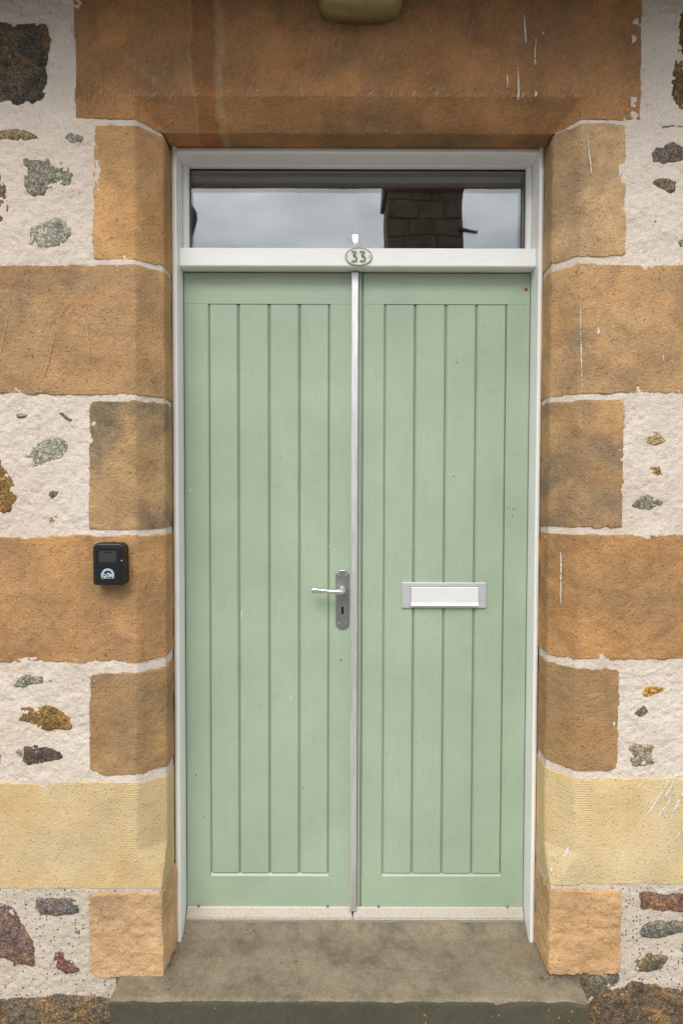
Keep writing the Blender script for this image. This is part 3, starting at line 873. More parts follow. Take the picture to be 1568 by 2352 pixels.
# --- bird splashes and runs on the stones
def splash(pts, w, Y=-.0052, parent=lint, name='bird_dropping'):
    rng = random.Random(int(pts[0][0] * 7 + pts[0][1] * 3))
    fine = []
    for i in range(len(pts) - 1):
        L_ = math.hypot(pts[i + 1][0] - pts[i][0], pts[i + 1][1] - pts[i][1])
        m_ = max(2, int(L_ / 2.6))
        for k_ in range(m_):
            t_ = k_ / m_
            fine.append((pts[i][0] + (pts[i + 1][0] - pts[i][0]) * t_ + rng.uniform(-.35, .35), pts[i][1] + (pts[i + 1][1] - pts[i][1]) * t_,
                         (w[i] + (w[i + 1] - w[i]) * t_) * rng.uniform(.55, 1.2)))
    fine.append((*pts[-1], w[-1] * .6))
    v = []; f = []
    for px, py, wd in fine:
        x, z = P(px, py, Y); ww = wd * .0012 / 2
        j1, j2 = rng.uniform(.7, 1.2), rng.uniform(.7, 1.2)
        v += [(x - ww * j1, Y + .003, z), (x - ww * .7 * j1, Y, z), (x + ww * .7 * j2, Y, z), (x + ww * j2, Y + .003, z)]
    for i in range(len(fine) - 1):
        if fine[i][2] < 2.4 and rng.random() < .16: continue
        for k_ in range(3):
            f.append((i * 4 + k_, i * 4 + k_ + 1, i * 4 + k_ + 5, i * 4 + k_ + 4))
    return link(name, fix(mesh(name, v, f)), M['splash'], parent)
BX = lambda x, y: (1280 * .6125 + x * .8163 * .6125, y * .8163 * .6125)
for pts, w in (
    ([BX(838, 66), BX(842, 120), BX(846, 160), BX(845, 200)], (1.5, 4, 5, 1.5)),
    ([BX(893, 175), BX(890, 230), BX(888, 270), BX(892, 298)], (1, 2.5, 3.5, 2)),
    ([BX(809, 270), BX(811, 340), BX(813, 400), BX(812, 440), BX(810, 458)], (1, 3, 5, 6.5, 2)),
    ([BX(760, 340), BX(763, 370), BX(761, 402)], (1.5, 4, 1.5)),
    ([BX(892, 418), BX(893, 430), BX(891, 442)], (4, 7, 3)),
    ([BX(984, 195), BX(985, 202), BX(984, 208)], (1.5, 4, 1.5)),
    ([BX(1004, 226), BX(1007, 231), BX(1006, 236)], (2, 4, 2)),
    ([BX(926, 140), BX(926, 150), BX(925, 158)], (1.5, 3.5, 1.5)),
    ([BX(966, 296), BX(965, 303), BX(966, 308)], (1, 3.5, 1)),
    ([(1347, 307), (1351, 340), (1355, 370), (1358, 398)], (1, 2, 3.5, 2)),
    ([(1373, 752), (1374, 760), (1373, 768)], (3.5, 9, 3)),
    ([(1332, 690), (1333, 720), (1332, 760), (1334, 800), (1335, 850), (1337, 900)], (1, 2, 1.5, 3.5, 2, 1)),
    ([(1287, 1268), (1288, 1300), (1287, 1330), (1287, 1390)], (1.2, 3, 3.5, 1)),
    ([(1559, 886), (1557, 896), (1558, 903)], (1, 4, 1)),
    ([(1523, 815), (1522, 824), (1523, 830)], (1, 2.5, 1))):
    Y = -.0052
    if 1255 < pts[0][0] < 1300: Y = .018       # on the chamfer
    splash(pts, w, Y)
M['scratch'] = plain('pale_scratch', (.62, .42, .22), .9, scl=200, var=.3)
for pts, w in (
    ([(2, 810), (15, 740), (22, 690), (30, 650)], (1, 1.6, 1.6, 1)),
    ([(164, 712), (190, 726), (200, 760), (205, 800), (206, 828)], (1, 2.2, 2.2, 1.6, 1)),
    ([(155, 706), (135, 730), (120, 790), (112, 830), (100, 868)], (1, 1.6, 1.8, 1.6, .8))):
    o_ = splash(pts, w, -.0042, house, 'scratch'); o_.data.materials.clear(); o_.data.materials.append(M['scratch'])
HX = lambda x, y: (1660 * .6125 + x * .574 * .6125, 2900 * .6125 + y * .574 * .6125)
for pts, w in (
    ([HX(1475, 45), HX(1420, 140), HX(1375, 210), HX(1335, 272)], (3, 3.5, 4, 2)),
    ([HX(1510, 45), HX(1480, 110), HX(1455, 150), HX(1470, 185), HX(1410, 285)], (3, 3, 3.5, 2.5, 3)),
    ([HX(1530, 60), HX(1490, 150), HX(1470, 200), HX(1440, 262)], (2, 3, 4, 2)),
    ([HX(1566, 130), HX(1530, 210), HX(1500, 250), HX(1482, 325)], (3, 4.5, 3, 3)),
    ([HX(1566, 360), HX(1540, 400), HX(1515, 440)], (1, 1.6, 1)),
    ([HX(826, 470), HX(815, 505), HX(800, 545), HX(782, 580)], (7, 13, 8, 2)),
    ([HX(860, 490), HX(835, 515), HX(808, 535)], (2, 4, 2)),
    ([HX(728, 520), HX(730, 545), HX(732, 570)], (2, 6, 2)),
    ([HX(716, 600), HX(712, 630), HX(706, 650)], (3, 9, 4)),
    ([HX(823, 385), HX(824, 391), HX(823, 397)], (2, 5, 2))):
    xx = pts[0][0]
    Y = -.0052 if xx > 1322 else .012
    splash(pts, w, Y)

# ------------------------------------------------------------------ stone step and ground
def step_stone():
    st = thing('door_step', 'wide worn grey stone doorstep with front edge darkened by dirt and painted-in shade, below the green double door', 'step', (0, -.05, -.18))
    x0, x1 = PX(252, 2300, -.095), PX(1349, 2298, -.095)
    zt = -.0325; h = .006
    us = np.arange(x0, x1 + h, h)
    vs = np.arange(-.095 - .15, .30, h)           # v < -.095 runs down the front
    Ug, Vg = np.meshgrid(us, vs, indexing='ij')
    yf = -.095 + fbm(Ug, Ug * 0 + .3, .07, 3, 3) * .003
    Y = np.maximum(Vg, yf); 
    Z = np.where(Vg >= yf, zt, zt - (yf - Vg))
    n = fbm(Ug, Vg, .05, 4, 91) * .0012 + fbm(Ug, Vg, .2, 2, 95) * .0015
    r = .012                                       # worn nosing
    t = np.clip(1 - np.abs(Vg - yf) / r, 0, 1)
    Z = Z + .027 * sstep(.150, .197, Vg)
    Z = Z + np.where(Vg >= yf, n, 0) - .0040 * t ** 1.6
    Y = Y + np.where(Vg < yf, n, 0) + .0040 * t ** 1.6
    # chips at the two upper corners
    cr = np.exp(-((Ug - x1 + .012) / .03) ** 2 - ((Vg + .09) / .03) ** 2)
    Z = Z - cr * .008
    nz_ = (Ug < x0 + h) | (Ug > x1 - h)
    keep = np.ones(Ug.shape, bool)
    me = grid_mesh('slab_face', Ug, Y, Z, keep)
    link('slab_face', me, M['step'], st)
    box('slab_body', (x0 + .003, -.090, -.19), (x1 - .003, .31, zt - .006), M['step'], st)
    return st
step_stone()
def struct(name, a, b, mat):
    o = box(name, a, b, mat, None); o['kind'] = 'structure'; return o
struct('pavement', (-40, -1.75, -.60), (40, .05, -.18), M['pave'])
struct('kerb', (-40, -1.90, -.60), (40, -1.754, -.176), M['kerb'])
g = link('ground', mesh('ground', [(-600, -600, -.34), (600, -600, -.34), (600, 600, -.34), (-600, 600, -.34)], [(0, 1, 2, 3)]), M['asphalt']); g['kind'] = 'structure'
struct('road', (-40, -6.0, -.335), (40, -1.904, -.30), M['asphalt'])
struct('far_pavement', (-40, -7.4, -.60), (40, -6.0, -.18), M['pave'])

rng = random.Random(11)
v = []; f = []
def bit(x, y, z, r_):
    n0 = len(v); k_ = 5; a0 = rng.uniform(0, 6)
    for i in range(k_):
        a = a0 + 2 * math.pi * i / k_; q_ = r_ * rng.uniform(.6, 1.3)
        v.append((x + q_ * math.cos(a), y + q_ * math.sin(a) * .7, z))
    v.append((x, y, z + r_ * rng.uniform(.4, .8)))
    for i in range(k_): f.append((n0 + i, n0 + (i + 1) % k_, n0 + k_))
for i in range(170):
    w_ = rng.random()
    if w_ < .45: x, y, z = rng.uniform(-.47, .56), .192 - abs(rng.gauss(0, .012)), -.010
    elif w_ < .7: x, y, z = rng.choice((rng.gauss(-.485, .012), rng.gauss(.57, .012))), rng.uniform(.0, .17), -.0325
    elif w_ < .9: x, y, z = rng.uniform(.555, .66), rng.gauss(-.008, .006), -.0325
    else: x, y, z = rng.uniform(-.58, .62), rng.uniform(-.07, .15), -.0325
    if y > .15: z = -.0325 + .027 * min(1, max(0, (y - .15) / .047)) - .001
    bit(x, y, z, rng.uniform(.0012, .0036))
lit = link('dirt_litter', fix(mesh('dirt_litter', v, f)), M['grit'])
lit['kind'] = 'stuff'; lit['label'] = 'scattered dark grit and dirt on the doorstep'; lit['category'] = 'dirt'

# ------------------------------------------------------------------ door frame with fanlight
YF, YD = .137, .215           # front of the frame, face of the leaves
frame = thing('door_frame', 'white painted timber door frame with a glazed fanlight over the green double door', 'door frame', (.045, YF, -.03))
XO = {-1: (PX(392, 410, YF) + PX(400, 2080, YF)) / 2, 1: (PX(1251.5, 410, YF) + PX(1231, 2000, YF)) / 2}
XO = {-1: XO[-1] + .0012, 1: XO[1] - .0015}
XI = {-1: (PX(408, 500, YF) + PX(413, 2090, YF)) / 2, 1: (PX(1237, 500, YF) + PX(1217.5, 2090, YF)) / 2}
ZH1, ZH0 = PZ(336, YF), PZ(351, YF)      # frame head, top and lower front edge
ZSTEP = -.0325
def jamb(s):
    xo, xi = XO[s], XI[s]
    prof = [(xo, .29), (xo, YF + .010), (xo - s * .002, YF + .004), (xo - s * .006, YF + .0008), (xo - s * .010, YF),
            (xi + s * .004, YF), (xi + s * .001, YF + .0012), (xi, YF + .005), (xi, .29)]
    z0, z1 = ZSTEP + .001, ZH1
    v = [(x, y, z0) for x, y in prof] + [(x, y, z1) for x, y in prof]
    n = len(prof)
    f = [(i, (i + 1) % n, n + (i + 1) % n, n + i) for i in range(n)] + [tuple(range(n)), tuple(range(n, 2 * n))]
    link('frame_jamb', fix(mesh('frame_jamb', v, f)), M['white'], frame)
for s in (-1, 1): jamb(s)
prof = [(.29, ZH1), (YF + .014, ZH1), (YF + .004, ZH1 - .004), (YF + .0008, ZH1 - .010), (YF, ZH0 + .004), (YF + .001, ZH0 + .001), (YF + .005, ZH0), (.29, ZH0)]
v = [(XI[-1] + .0004, y, z) for y, z in prof] + [(XI[1] - .0004, y, z) for y, z in prof]
n = len(prof)
link('frame_head', fix(mesh('frame_head', v, [(i, (i + 1) % n, n + (i + 1) % n, n + i) for i in range(n)] + [tuple(range(n)), tuple(range(n, 2 * n))])), M['white_x'], frame)
# transom
YT = .163
ZT1, ZT0 = PZ(569.5, YT), PZ(611.6, YT)
tx0, tx1 = XI[-1] + .0005, XI[1] - .0005
bevbox('transom', tx0, tx1, ZT0, ZT1, .29, YT, M['white_x'], frame, .0015, .0015, .003, .002, .002)
# glazing beads
YG = .214
GX0, GX1 = PX(433, 480, YG), PX(1208.5, 480, YG)
GZ1 = PZ(381.5, YG)
bevbox('glazing_bead', XI[-1] + .0004, GX0, ZT1 + .0004, ZH0 - .0004, .29, YG, M['white'], frame, .001, .003, .001, .001)
bevbox('glazing_bead', GX1, XI[1] - .0004, ZT1 + .0004, ZH0 - .0004, .29, YG, M['white'], frame, .003, .001, .001, .001)
bevbox('glazing_bead', GX0 + .0004, GX1 - .0004, GZ1, ZH0 - .0004, .29, YG, M['white_x'], frame, .001, .001, .003, .001)
# double glazing
for y0 in (.236, .254):
    box('glass_pane', (GX0 - .0005, y0, ZT1 - .004), (GX1 + .0005, y0 + .004, GZ1 + .0005), M['glass'], frame)
box('spacer_bar', (GX0 - .0003, .2405, GZ1 - .009), (GX1 + .0003, .2535, GZ1 - .001), M['zinc'], frame)
box('gasket', (GX0 + .0002, .2342, GZ1 - .0035), (GX1 - .0002, .2359, GZ1 + .0004), M['dark'], frame)
box('gasket', (GX0 + .0002, .2342, ZT1 + .0005), (GX0 + .0026, .2359, GZ1 - .004), M['dark'], frame)
box('gasket', (GX1 - .0026, .2342, ZT1 + .0005), (GX1 - .0002, .2359, GZ1 - .004), M['dark'], frame)
box('inner_frame', (XI[-1], .291, GZ1 - .012), (XI[1], .33, ZH0 + .03), M['white_x'], frame)
box('threshold', (XI[-1] + .0006, .196, ZSTEP - .001), (XI[1] - .0006, .29, .008), M['threshold'], frame, .004)
box('door_rebate', (XI[-1] + .0006, .262, .009), (XI[1] - .0006, .285, ZT0 - .0006), M['dark'], frame)
# dark gap and sealant round the frame
for s in (-1, 1):
    x = XO[s]
    box('sealant_joint', (min(x, x + s * .012) , YF + .013, ZSTEP), (max(x, x + s * .012), YF + .02, ZH1), M['dark'], frame)
box('sealant_joint', (XO[-1], YF + .012, ZH1), (XO[1], YF + .02, ZH1 + .014), M['dark'], frame)

# ------------------------------------------------------------------ the two leaves
def avg(pt, pb, Y=YD): return (PX(pt, 698, Y) + PX(pb, 2006, Y)) / 2
ZL1 = ZT0 - .004
ZP1, ZP0 = PZ(698.5, YD), PZ(2007, YD)
ZB = PZ(2083, YD)
ZKB = PZ(2115, YD - .021)
def leaf(name, label, x0, x1, gx, side):
    t = thing(name, label, 'door', ((x0 + x1) / 2, YD, 0), 'leaves of the green double door')
    g0, g4 = gx[0], gx[4]
    zs_ = ZP0 - .0088
    e = .0002
    bevbox('stile', x0, g0, zs_ + e, ZP1 - e, YD + .044, YD, M['green'], t, .0012, .0042, e, e)
    bevbox('stile', g4, x1, zs_ + e, ZP1 - e, YD + .044, YD, M['green'], t, .0042, .0012, e, e)
    bevbox('top_rail', x0, x1, ZP1, ZL1, YD + .044, YD, M['green_rail'], t, .001, .001, e, .001)
    bevbox('bottom_rail', x0, x1, ZB, zs_, YD + .044, YD, M['green_rail'], t, .001, .001, .001, e)
    bevbox('panel_sill', g0 + e, g4 - e, zs_ + e, ZP0, YD + .044, YD, M['green_rail'], t, e, e, e, .0082, .0075)
    for i in range(4):
        a, b = gx[i] + .0005, gx[i + 1] - .0005
        bevbox('board', a, b, ZP0 + .001, ZP1 - .0012, YD + .030, YD + .0008, M['green'], t, .0055, .0055, .002, .0006, .0068)
    box('backing', (g0 - .01, YD + .031, ZP0 - .01), (g4 + .01, YD + .043, ZP1 + .01), M['dark'], t)
    return t
sx0, sx1 = (PX(808, 640, .198) + PX(802, 2084, .198)) / 2, (PX(824, 640, .198) + PX(817, 2084, .198)) / 2
gl = [avg(a, b) for a, b in ((479.5, 484), (548, 550), (618, 619.5), (688, 687), (758.5, 752.5))]
gr = [avg(a, b) for a, b in ((882.5, 878), (953, 946), (1023, 1015), (1093, 1084), (1164, 1149.5))]
LX0, LX1 = XI[-1] + .002, sx0 + .006
RX0, RX1 = (PX(834, 698, YD) + PX(830, 2006, YD)) / 2, XI[1] - .002
left = leaf('door_leaf', 'left leaf of sage green boarded door, carrying the lever handle and the metal edge strip', LX0, LX1, gl, -1)
right = leaf('door_leaf', 'right leaf of sage green boarded door, with the silver letter plate', RX0, RX1, gr, 1)
# meeting strip, astragal
bevbox('meeting_strip', sx0, sx1, ZB - .004, ZL1 - .002, YD - .0005, .198, M['alu'], left, .0015, .0015, .001, .001)
bevbox('astragal', sx1 + .0012, RX0 - .0055, ZB, ZL1, YD + .04, YD - .004, M['green'], right, .003, .003, .001, .001)
bevbox('astragal_fillet', RX0 - .005, RX0 - .0006, ZB, ZL1, YD + .04, YD + .006, M['green'], right, .0006, .0006, .001, .001)
# weather bars: sloping strips along the foot of each leaf
def weather(x0, x1, t, spx):
    yb, yo = YD - .0005, YD - .020
    z1, z0 = ZB + .003, ZKB
    prof = [(yb, z1), (yb - .004, z1), (yb - .0055, z1 - .002), (yo, z0 + .003), (yo + .001, z0), (yb, z0)]
    v = [(x0, y, z) for y, z in prof] + [(x1, y, z) for y, z in prof]
    n = len(prof)
    w = link('weather_bar', fix(mesh('weather_bar', v, [(i, (i + 1) % n, n + (i + 1) % n, n + i) for i in range(n)] + [tuple(range(n)), tuple(range(n, 2 * n))])), M['weather'], t)
    for px in spx:
        x = PX(px, 2088, yo); z = PZ(2088, yo)
        plate('screw', ellipse(x, z, .0032, .0032, 12), YD - .005, YD - .0092, .001, M['rusty'], w, 2)
weather(LX0 + .001, (PX(807.5, 2100, .195)), left, (454.5, 752))
weather((PX(812, 2100, .195)), RX1 - .001, right, (869.5, 1167))

# handle
HK = lambda x, y: (692.1 + x * .10547, 1286.25 + y * .10547)
def hp(x, y, Y): return P(*HK(x, y), Y)
yp = YD - .006
xa, za = hp(745, 1510, yp); xb, zb = hp(1040, 210, yp)
cx_ = .012
oct_ = [(xa + cx_, za), (xb - cx_, za), (xb, za + cx_), (xb, zb - cx_), (xb - cx_, zb), (xa + cx_, zb), (xa, zb - cx_), (xa, za + cx_)]
hpl = plate('handle_plate', oct_, YD - .0002, yp, .0032, M['zinc'], left, 2)
for x, y in ((822, 338), (967, 338), (820, 1393), (966, 1393)):
    a, b = hp(x, y, yp)
    plate('screw', ellipse(a, b, .0036, .0036, 14), yp + .001, yp - .0012, .001, M['screw'], hpl, 2)
    # slot
kx, kz = hp(892, 1045, yp)
slot = [(kx - .0026, kz - .0178), (kx + .0026, kz - .0178)]
key = [(kx - .0040, kz - .0185), (kx + .0040, kz - .0185), (kx + .0038, kz - .0035)]
for i in range(0, 11):
    a = math.radians(-50 + 280 * i / 10)
    key.append((kx + .0044 * math.cos(a), kz + .0044 * math.sin(a)))
key.append((kx - .0038, kz - .0035))
plate('keyhole', key, yp + .001, yp - .0004, .0001, M['dark'], hpl, 1)
ring('keyhole_rim', inset(key, -.0011), inset(key, -.0001), yp + .001, yp - .0007, M['screw'], hpl, .0002)
hx, hz = hp(895, 645, yp)
lv = tube('lever', [(hx, yp + .001, hz), (hx, yp - .012, hz), (hx, yp - .024, hz), (hx - .001, yp - .033, hz), (hx - .006, yp - .040, hz - .0005), (hx - .013, yp - .043, hz - .0005),
     (hx - .024, yp - .044, hz), (hx - .038, yp - .0445, hz + .001), (hx - .052, yp - .0445, hz + .0022), (hx - .066, yp - .0445, hz + .0035), (hx - .078, yp - .0445, hz + .0045), (hx - .087, yp - .0445, hz + .005), (hx - .0925, yp - .0445, hz + .0052), (hx - .0945, yp - .0445, hz + .0052)],
     [.0095, .0095, .0094, .0096, .0094, .0086, .0076, .0068, .0070, .0080, .0094, .0106, .0098, .005], M['lever'], left, 18)
plate('lever_rose', ellipse(hx, hz, .0108, .0108, 28), yp + .001, yp - .0015, .001, M['screw'], hpl, 2)

# letter plate
yl = YD - .006
lx0, lz0 = P(922.4, 1396.4, yl); lx1, lz1 = P(1116.6, 1338.4, yl)
fx0, fz0 = P(943.2, 1391.2, yl); fx1, fz1 = P(1097.4, 1348.3, yl)
lp = plate('letter_plate', rrect(lx0, lx1, lz0, lz1, .0012, .0012, 2), YD - .0002, yl, .0016, M['surround'], right, 2)
plate('flap_gap', rrect(fx0 - .0012, fx1 + .0007, fz0 - .0005, fz1 + .0014, .0005, .002, 2), yl + .001, yl - .0003, .0001, M['dark'], lp, 1)
prof = [(yl + .0005, fz1), (yl - .0028, fz1), (yl - .0034, fz1 - .0012), (yl - .0036, fz0 + .0095), (yl - .009, fz0 + .003), (yl - .0095, fz0 + .001), (yl - .0085, fz0), (yl + .0005, fz0 + .001)]
v = [(fx0, y, z) for y, z in prof] + [(fx1, y, z) for y, z in prof]; n = len(prof)
link('flap', fix(mesh('flap', v, [(i, (i + 1) % n, n + (i + 1) % n, n + i) for i in range(n)] + [tuple(range(n)), tuple(range(n, 2 * n))])), M['brushed'], lp)

# paint chips on the leaves
def chip(px, py, w, h, mat, t, seed):
    rng = random.Random(seed); x, z = P(px, py, YD); pts = []
    for i in range(8):
        a = 2 * math.pi * i / 8; r = rng.uniform(.6, 1.1)
        pts.append((x + w * r * math.cos(a), z + h * r * math.sin(a)))
    plate('paint_chip', pts, YD + .0005, YD - .0005, .0002, mat, t, 1)
M['undercoat'] = plain('cream_undercoat', (.66, .62, .48), .6, scl=200)
M['rustchip'] = plain('red_brown_chip', (.25, .06, .02), .6, scl=200)
for i, (px, py, w, h, mt, t) in enumerate(((1207, 665, .0075, .0065, 'rustchip', right), (555, 1410, .0025, .013, 'undercoat', left), (642, 1390, .002, .004, 'undercoat', left),
     (757, 1255, .002, .004, 'undercoat', left), (1166, 1168, .002, .003, 'rustchip', right), (1179, 1170, .002, .003, 'rustchip', right), (1176, 1186, .002, .003, 'rustchip', right), (1041, 1094, .005, .001, 'grit', right),
     (1048, 833, .0012, .004, 'grit', right), (783, 1516, .003, .004, 'grit', left), (450, 1780, .0015, .005, 'grit', left), (595, 998, .0015, .002, 'rustchip', left), (645, 1052, .0015, .002, 'rustchip', left), (1212, 885, .0015, .006, 'undercoat', right))):
    chip(px, py, w, h, M[mt], t, i)

# ------------------------------------------------------------------ number plate
NK = lambda x, y: (735 + x * .11719, 502.25 + y * .11719)
yn = YT - .004
nx, nz = P(*NK(755, 742), yn)
kk = .11719 * (CAM_D + yn) / 1568
npl = thing('number_plate', 'small oval white plate with green number 33 on the white rail under the fanlight', 'house number', (nx, YT, nz))
plate('plate', ellipse(nx, nz, 260 * kk, 172 * kk, 48), YT - .0002, yn, .001, M['enamel'], npl, 2)
ring('rim', ellipse(nx, nz, 262 * kk, 174 * kk, 48), ellipse(nx, nz, 243 * kk, 155 * kk, 48), YT - .0004, yn - .0014, M['brass'], npl, .0006)
for x, y in ((535, 737), (968, 747)):
    a, b = P(*NK(x, y), yn)
    ring('screw_boss', ellipse(a, b, 38 * kk, 38 * kk, 18), ellipse(a, b, 19 * kk, 19 * kk, 18), yn + .0005, yn - .0010, M['enamel'], npl, .0004)
    plate('screw', ellipse(a, b, 14 * kk, 14 * kk, 12), yn + .0005, yn - .0006, .0003, M['screw'], npl, 1)
def three(ox):
    """flat-topped figure 3: a stroke along a bar, a slant and a bowl"""
    path = [(612, 652), (712, 652), (660, 728)]
    cx, cy, rx, ry = 665, 792, 50, 50
    stroke = [(612, 654), (640, 654), (670, 654), (706, 655), (690, 682), (672, 708), (655, 735)]
    bowl = []
    for i in range(15):
        a = math.radians(-92 + 238 * i / 14)
        bowl.append((cx + rx * math.cos(a), cy + ry * math.sin(a) * 1.0))
    stroke2 = [(652, 738)] + bowl
    o = None
    bm = bmesh.new()
    for pts, w in ((stroke[:4], 48), (stroke[3:], 46), (stroke2, 46)):
        pr = None
        for i, p in enumerate(pts):
            a = Vector(pts[max(i - 1, 0)]); b = Vector(pts[min(i + 1, len(pts) - 1)])
            t_ = (b - a).normalized(); nn = Vector((-t_.y, t_.x)) * w / 2
            ring_ = []
            for sgn, yy in ((1, yn + .0004), (1, yn - .0012 - .0001 * (w == 46)), (-1, yn - .0012 - .0001 * (w == 46)), (-1, yn + .0004)):
                q_ = Vector(p) + nn * sgn
                X_, Z_ = P(*NK(q_.x + ox, q_.y), yn)
                ring_.append(bm.verts.new((X_, yy, Z_)))
            if pr:
                for k_ in range(3): bm.faces.new((pr[k_], pr[k_ + 1], ring_[k_ + 1], ring_[k_]))
            else: bm.faces.new(ring_)
            pr = ring_
        bm.faces.new(pr[::-1])
    bmesh.ops.recalc_face_normals(bm, faces=bm.faces[:])
    me = bpy.data.meshes.new('digit'); bm.to_mesh(me); bm.free()
    return link('digit', me, M['digit'], npl)
three(0); three(163)

# ------------------------------------------------------------------ key safe
KK = lambda x, y: (196 + x * .07813, 1225 + y * .07813)
yk = -.042
def kp(x, y, Y=yk): return P(*KK(x, y), Y)
ku = .07813 * (CAM_D + yk) / 1568
kx0, kz0 = kp(220, 1530); kx1, kz1 = kp(1140, 285)
safe = thing('key_safe', 'small black push-cover key safe fixed to the sandstone block beside the green door', 'key safe', ((kx0 + kx1) / 2, 0, kz0))
body = plate('body', rrect(kx0, kx1, kz0, kz1, .0165, .009, 8), -.0005, yk, .007, M['black'], safe, 5)
cx0, cz0 = kp(305, 1500); cx1, cz1 = kp(1040, 395)
cv = plate('cover', rrect(cx0, cx1, cz0, cz1, .014, .003, 7), yk + .004, yk - .0022, .0012, M['black'], safe, 3)
ring('cover_edge', rrect(cx0 - .0008, cx1 + .0008, cz0 - .0008, cz1 + .0008, .0145, .0034, 7), rrect(cx0 - .0001, cx1 + .0001, cz0 - .0001, cz1 + .0001, .014, .003, 7), yk + .004, yk - .0004, M['black2'], cv, .0002)
wx0, wz0 = kp(415, 855); wx1, wz1 = kp(930, 535)
plate('window_recess', rrect(wx0 - .0012, wx1 + .0012, wz0 - .0008, wz1 + .0014, .006, .007, 6), yk, yk - .0026, .0005, M['black'], cv, 2)
plate('shutter', rrect(wx0, wx1, wz0, wz1, .005, .006, 6), yk, yk - .0031, .0006, M['black2'], cv, 2)
gx0, gz0 = kp(560, 572); gx1, gz1 = kp(778, 535)
plate('finger_grip', rrect(gx0, gx1, gz0, gz1, .0008, .0014, 4), yk, yk - .0040, .0004, M['black'], cv, 2)
bx, bz = kp(1075, 805)
plate('release_pin', ellipse(bx, bz, .0019, .0019, 12), yk + .002, yk - .0012, .0006, M['lever'], safe, 2)
# printed emblem and lettering
yprint = yk - .0025
cxx, czz = kp(675, 1215)
def arc(name, r0, r1, mat, dy):
    v = []; f = []
    for i in range(25):
        a = math.radians(8 + 164 * i / 24)
        for r in (r0, r1): v.append((cxx + r * ku * math.cos(a), yprint + dy, czz + r * ku * math.sin(a)))
    for i in range(24): f.append((2 * i, 2 * i + 1, 2 * i + 3, 2 * i + 2))
    return link(name, mesh(name, v, f), mat, cv)
arc('emblem_arch', 134, 178, M['printblue'], 0)
arc('emblem_line', 178, 186, M['printgreen'], 0)
arc('emblem_line', 126, 134, M['printgreen'], 0)
def text(body_, cx, cy, width_px, mat, parent, yy, bold=0.0, shear=0.0, hscale=1.0):
    cu = bpy.data.curves.new('lettering', 'FONT'); cu.body = body_
    cu.align_x = 'CENTER'; cu.align_y = 'CENTER'; cu.offset = bold; cu.shear = shear
    cu.resolution_u = 3
    o = bpy.data.objects.new('tmp', cu); COL.objects.link(o)
    dg = bpy.context.evaluated_depsgraph_get(); dg.update()
    me = bpy.data.meshes.new_from_object(o.evaluated_get(dg))
    bpy.data.objects.remove(o)
    co = [vv.co.copy() for vv in me.vertices]
    w_ = max(c.x for c in co) - min(c.x for c in co); mx_ = (max(c.x for c in co) + min(c.x for c in co)) / 2
    mz_ = (max(c.y for c in co) + min(c.y for c in co)) / 2
    s_ = width_px * ku / w_
    X0, Z0 = kp(cx, cy)
    for vv in me.vertices:
        vv.co = Vector((X0 + (vv.co.x - mx_) * s_, yy, Z0 + (vv.co.y - mz_) * s_ * hscale))
    me.name = 'lettering'; me.materials.clear()
    return link('lettering', me, mat, parent)
text('SQUIRE', 670, 1246, 398, M['print'], cv, yprint - .0002, .012, hscale=1.12)
text('Lockmakers Since 1780', 672, 1312, 365, M['print'], cv, yprint, .0, .35, 1.25)
a, b = kp(690, 1178)
blob = [(a - 36 * ku, b + 8 * ku), (a - 26 * ku, b + 22 * ku), (a - 8 * ku, b + 24 * ku), (a + 4 * ku, b + 18 * ku), (a + 18 * ku, b + 8 * ku), (a + 36 * ku, b + 20 * ku), (a + 28 * ku, b - 16 * ku), (a + 10 * ku, b - 18 * ku), (a - 12 * ku, b - 14 * ku), (a - 28 * ku, b - 4 * ku)]
link('emblem_lock', mesh('emblem_lock', [(x, yprint - .0001, z) for x, z in blob], [tuple(range(len(blob)))]), M['print'], cv)

# ------------------------------------------------------------------ wall lamp over the door (unlit)
yw = -.095
wl = thing('wall_lamp', 'unlit square bulkhead lamp with yellowed diffuser fixed on the lintel', 'lamp', (PX(828, 0, -.05), 0, 2.56))
def lampbody():
    xa, xb = PX(734, 0, -.055), PX(923, 0, -.055)
    cx, hw = (xa + xb) / 2, (xb - xa) / 2
    zb_ = PZ(49, -.02); hz_ = .054; cz = zb_ + hz_
    rings = []; N_ = 64
    for k_, (y, sc) in enumerate(((-.012, 1.0), (-.045, 1.0), (-.066, .985), (-.080, .95), (-.089, .86), (-.094, .65), (-.096, .35))):
        r = []
        for i in range(N_):
            a = 2 * math.pi * i / N_; p_ = 5.0
            c_, s_ = math.cos(a), math.sin(a)
            rr = (abs(c_) ** p_ + abs(s_) ** p_) ** (-1 / p_)
            x_, z_ = rr * c_, rr * s_
            z_ *= 1 - .10 * x_ * x_           # bowed lower and upper edges
            x_ *= 1 - .05 * z_ * z_
            r.append((cx + hw * sc * x_ * 1.03, y, cz + hz_ * sc * z_))
        rings.append(r)
    v = [p_ for r in rings for p_ in r]; f = []
    for k_ in range(len(rings) - 1):
        for i in range(N_):
            j = (i + 1) % N_
            f.append((k_ * N_ + i, k_ * N_ + j, (k_ + 1) * N_ + j, (k_ + 1) * N_ + i))
    f.append(tuple(range(N_))); f.append(tuple((len(rings) - 1) * N_ + i for i in range(N_)))
    link('diffuser', fix(mesh('diffuser', v, f)), M['opal'], wl, smooth=True)
    plate('base_plate', rrect(cx - hw * .93, cx + hw * .93, cz - hz_ * .75, cz + hz_ * .75, .015, .015), .001, -.0125, .003, M['black2'], wl, 2)
lampbody()

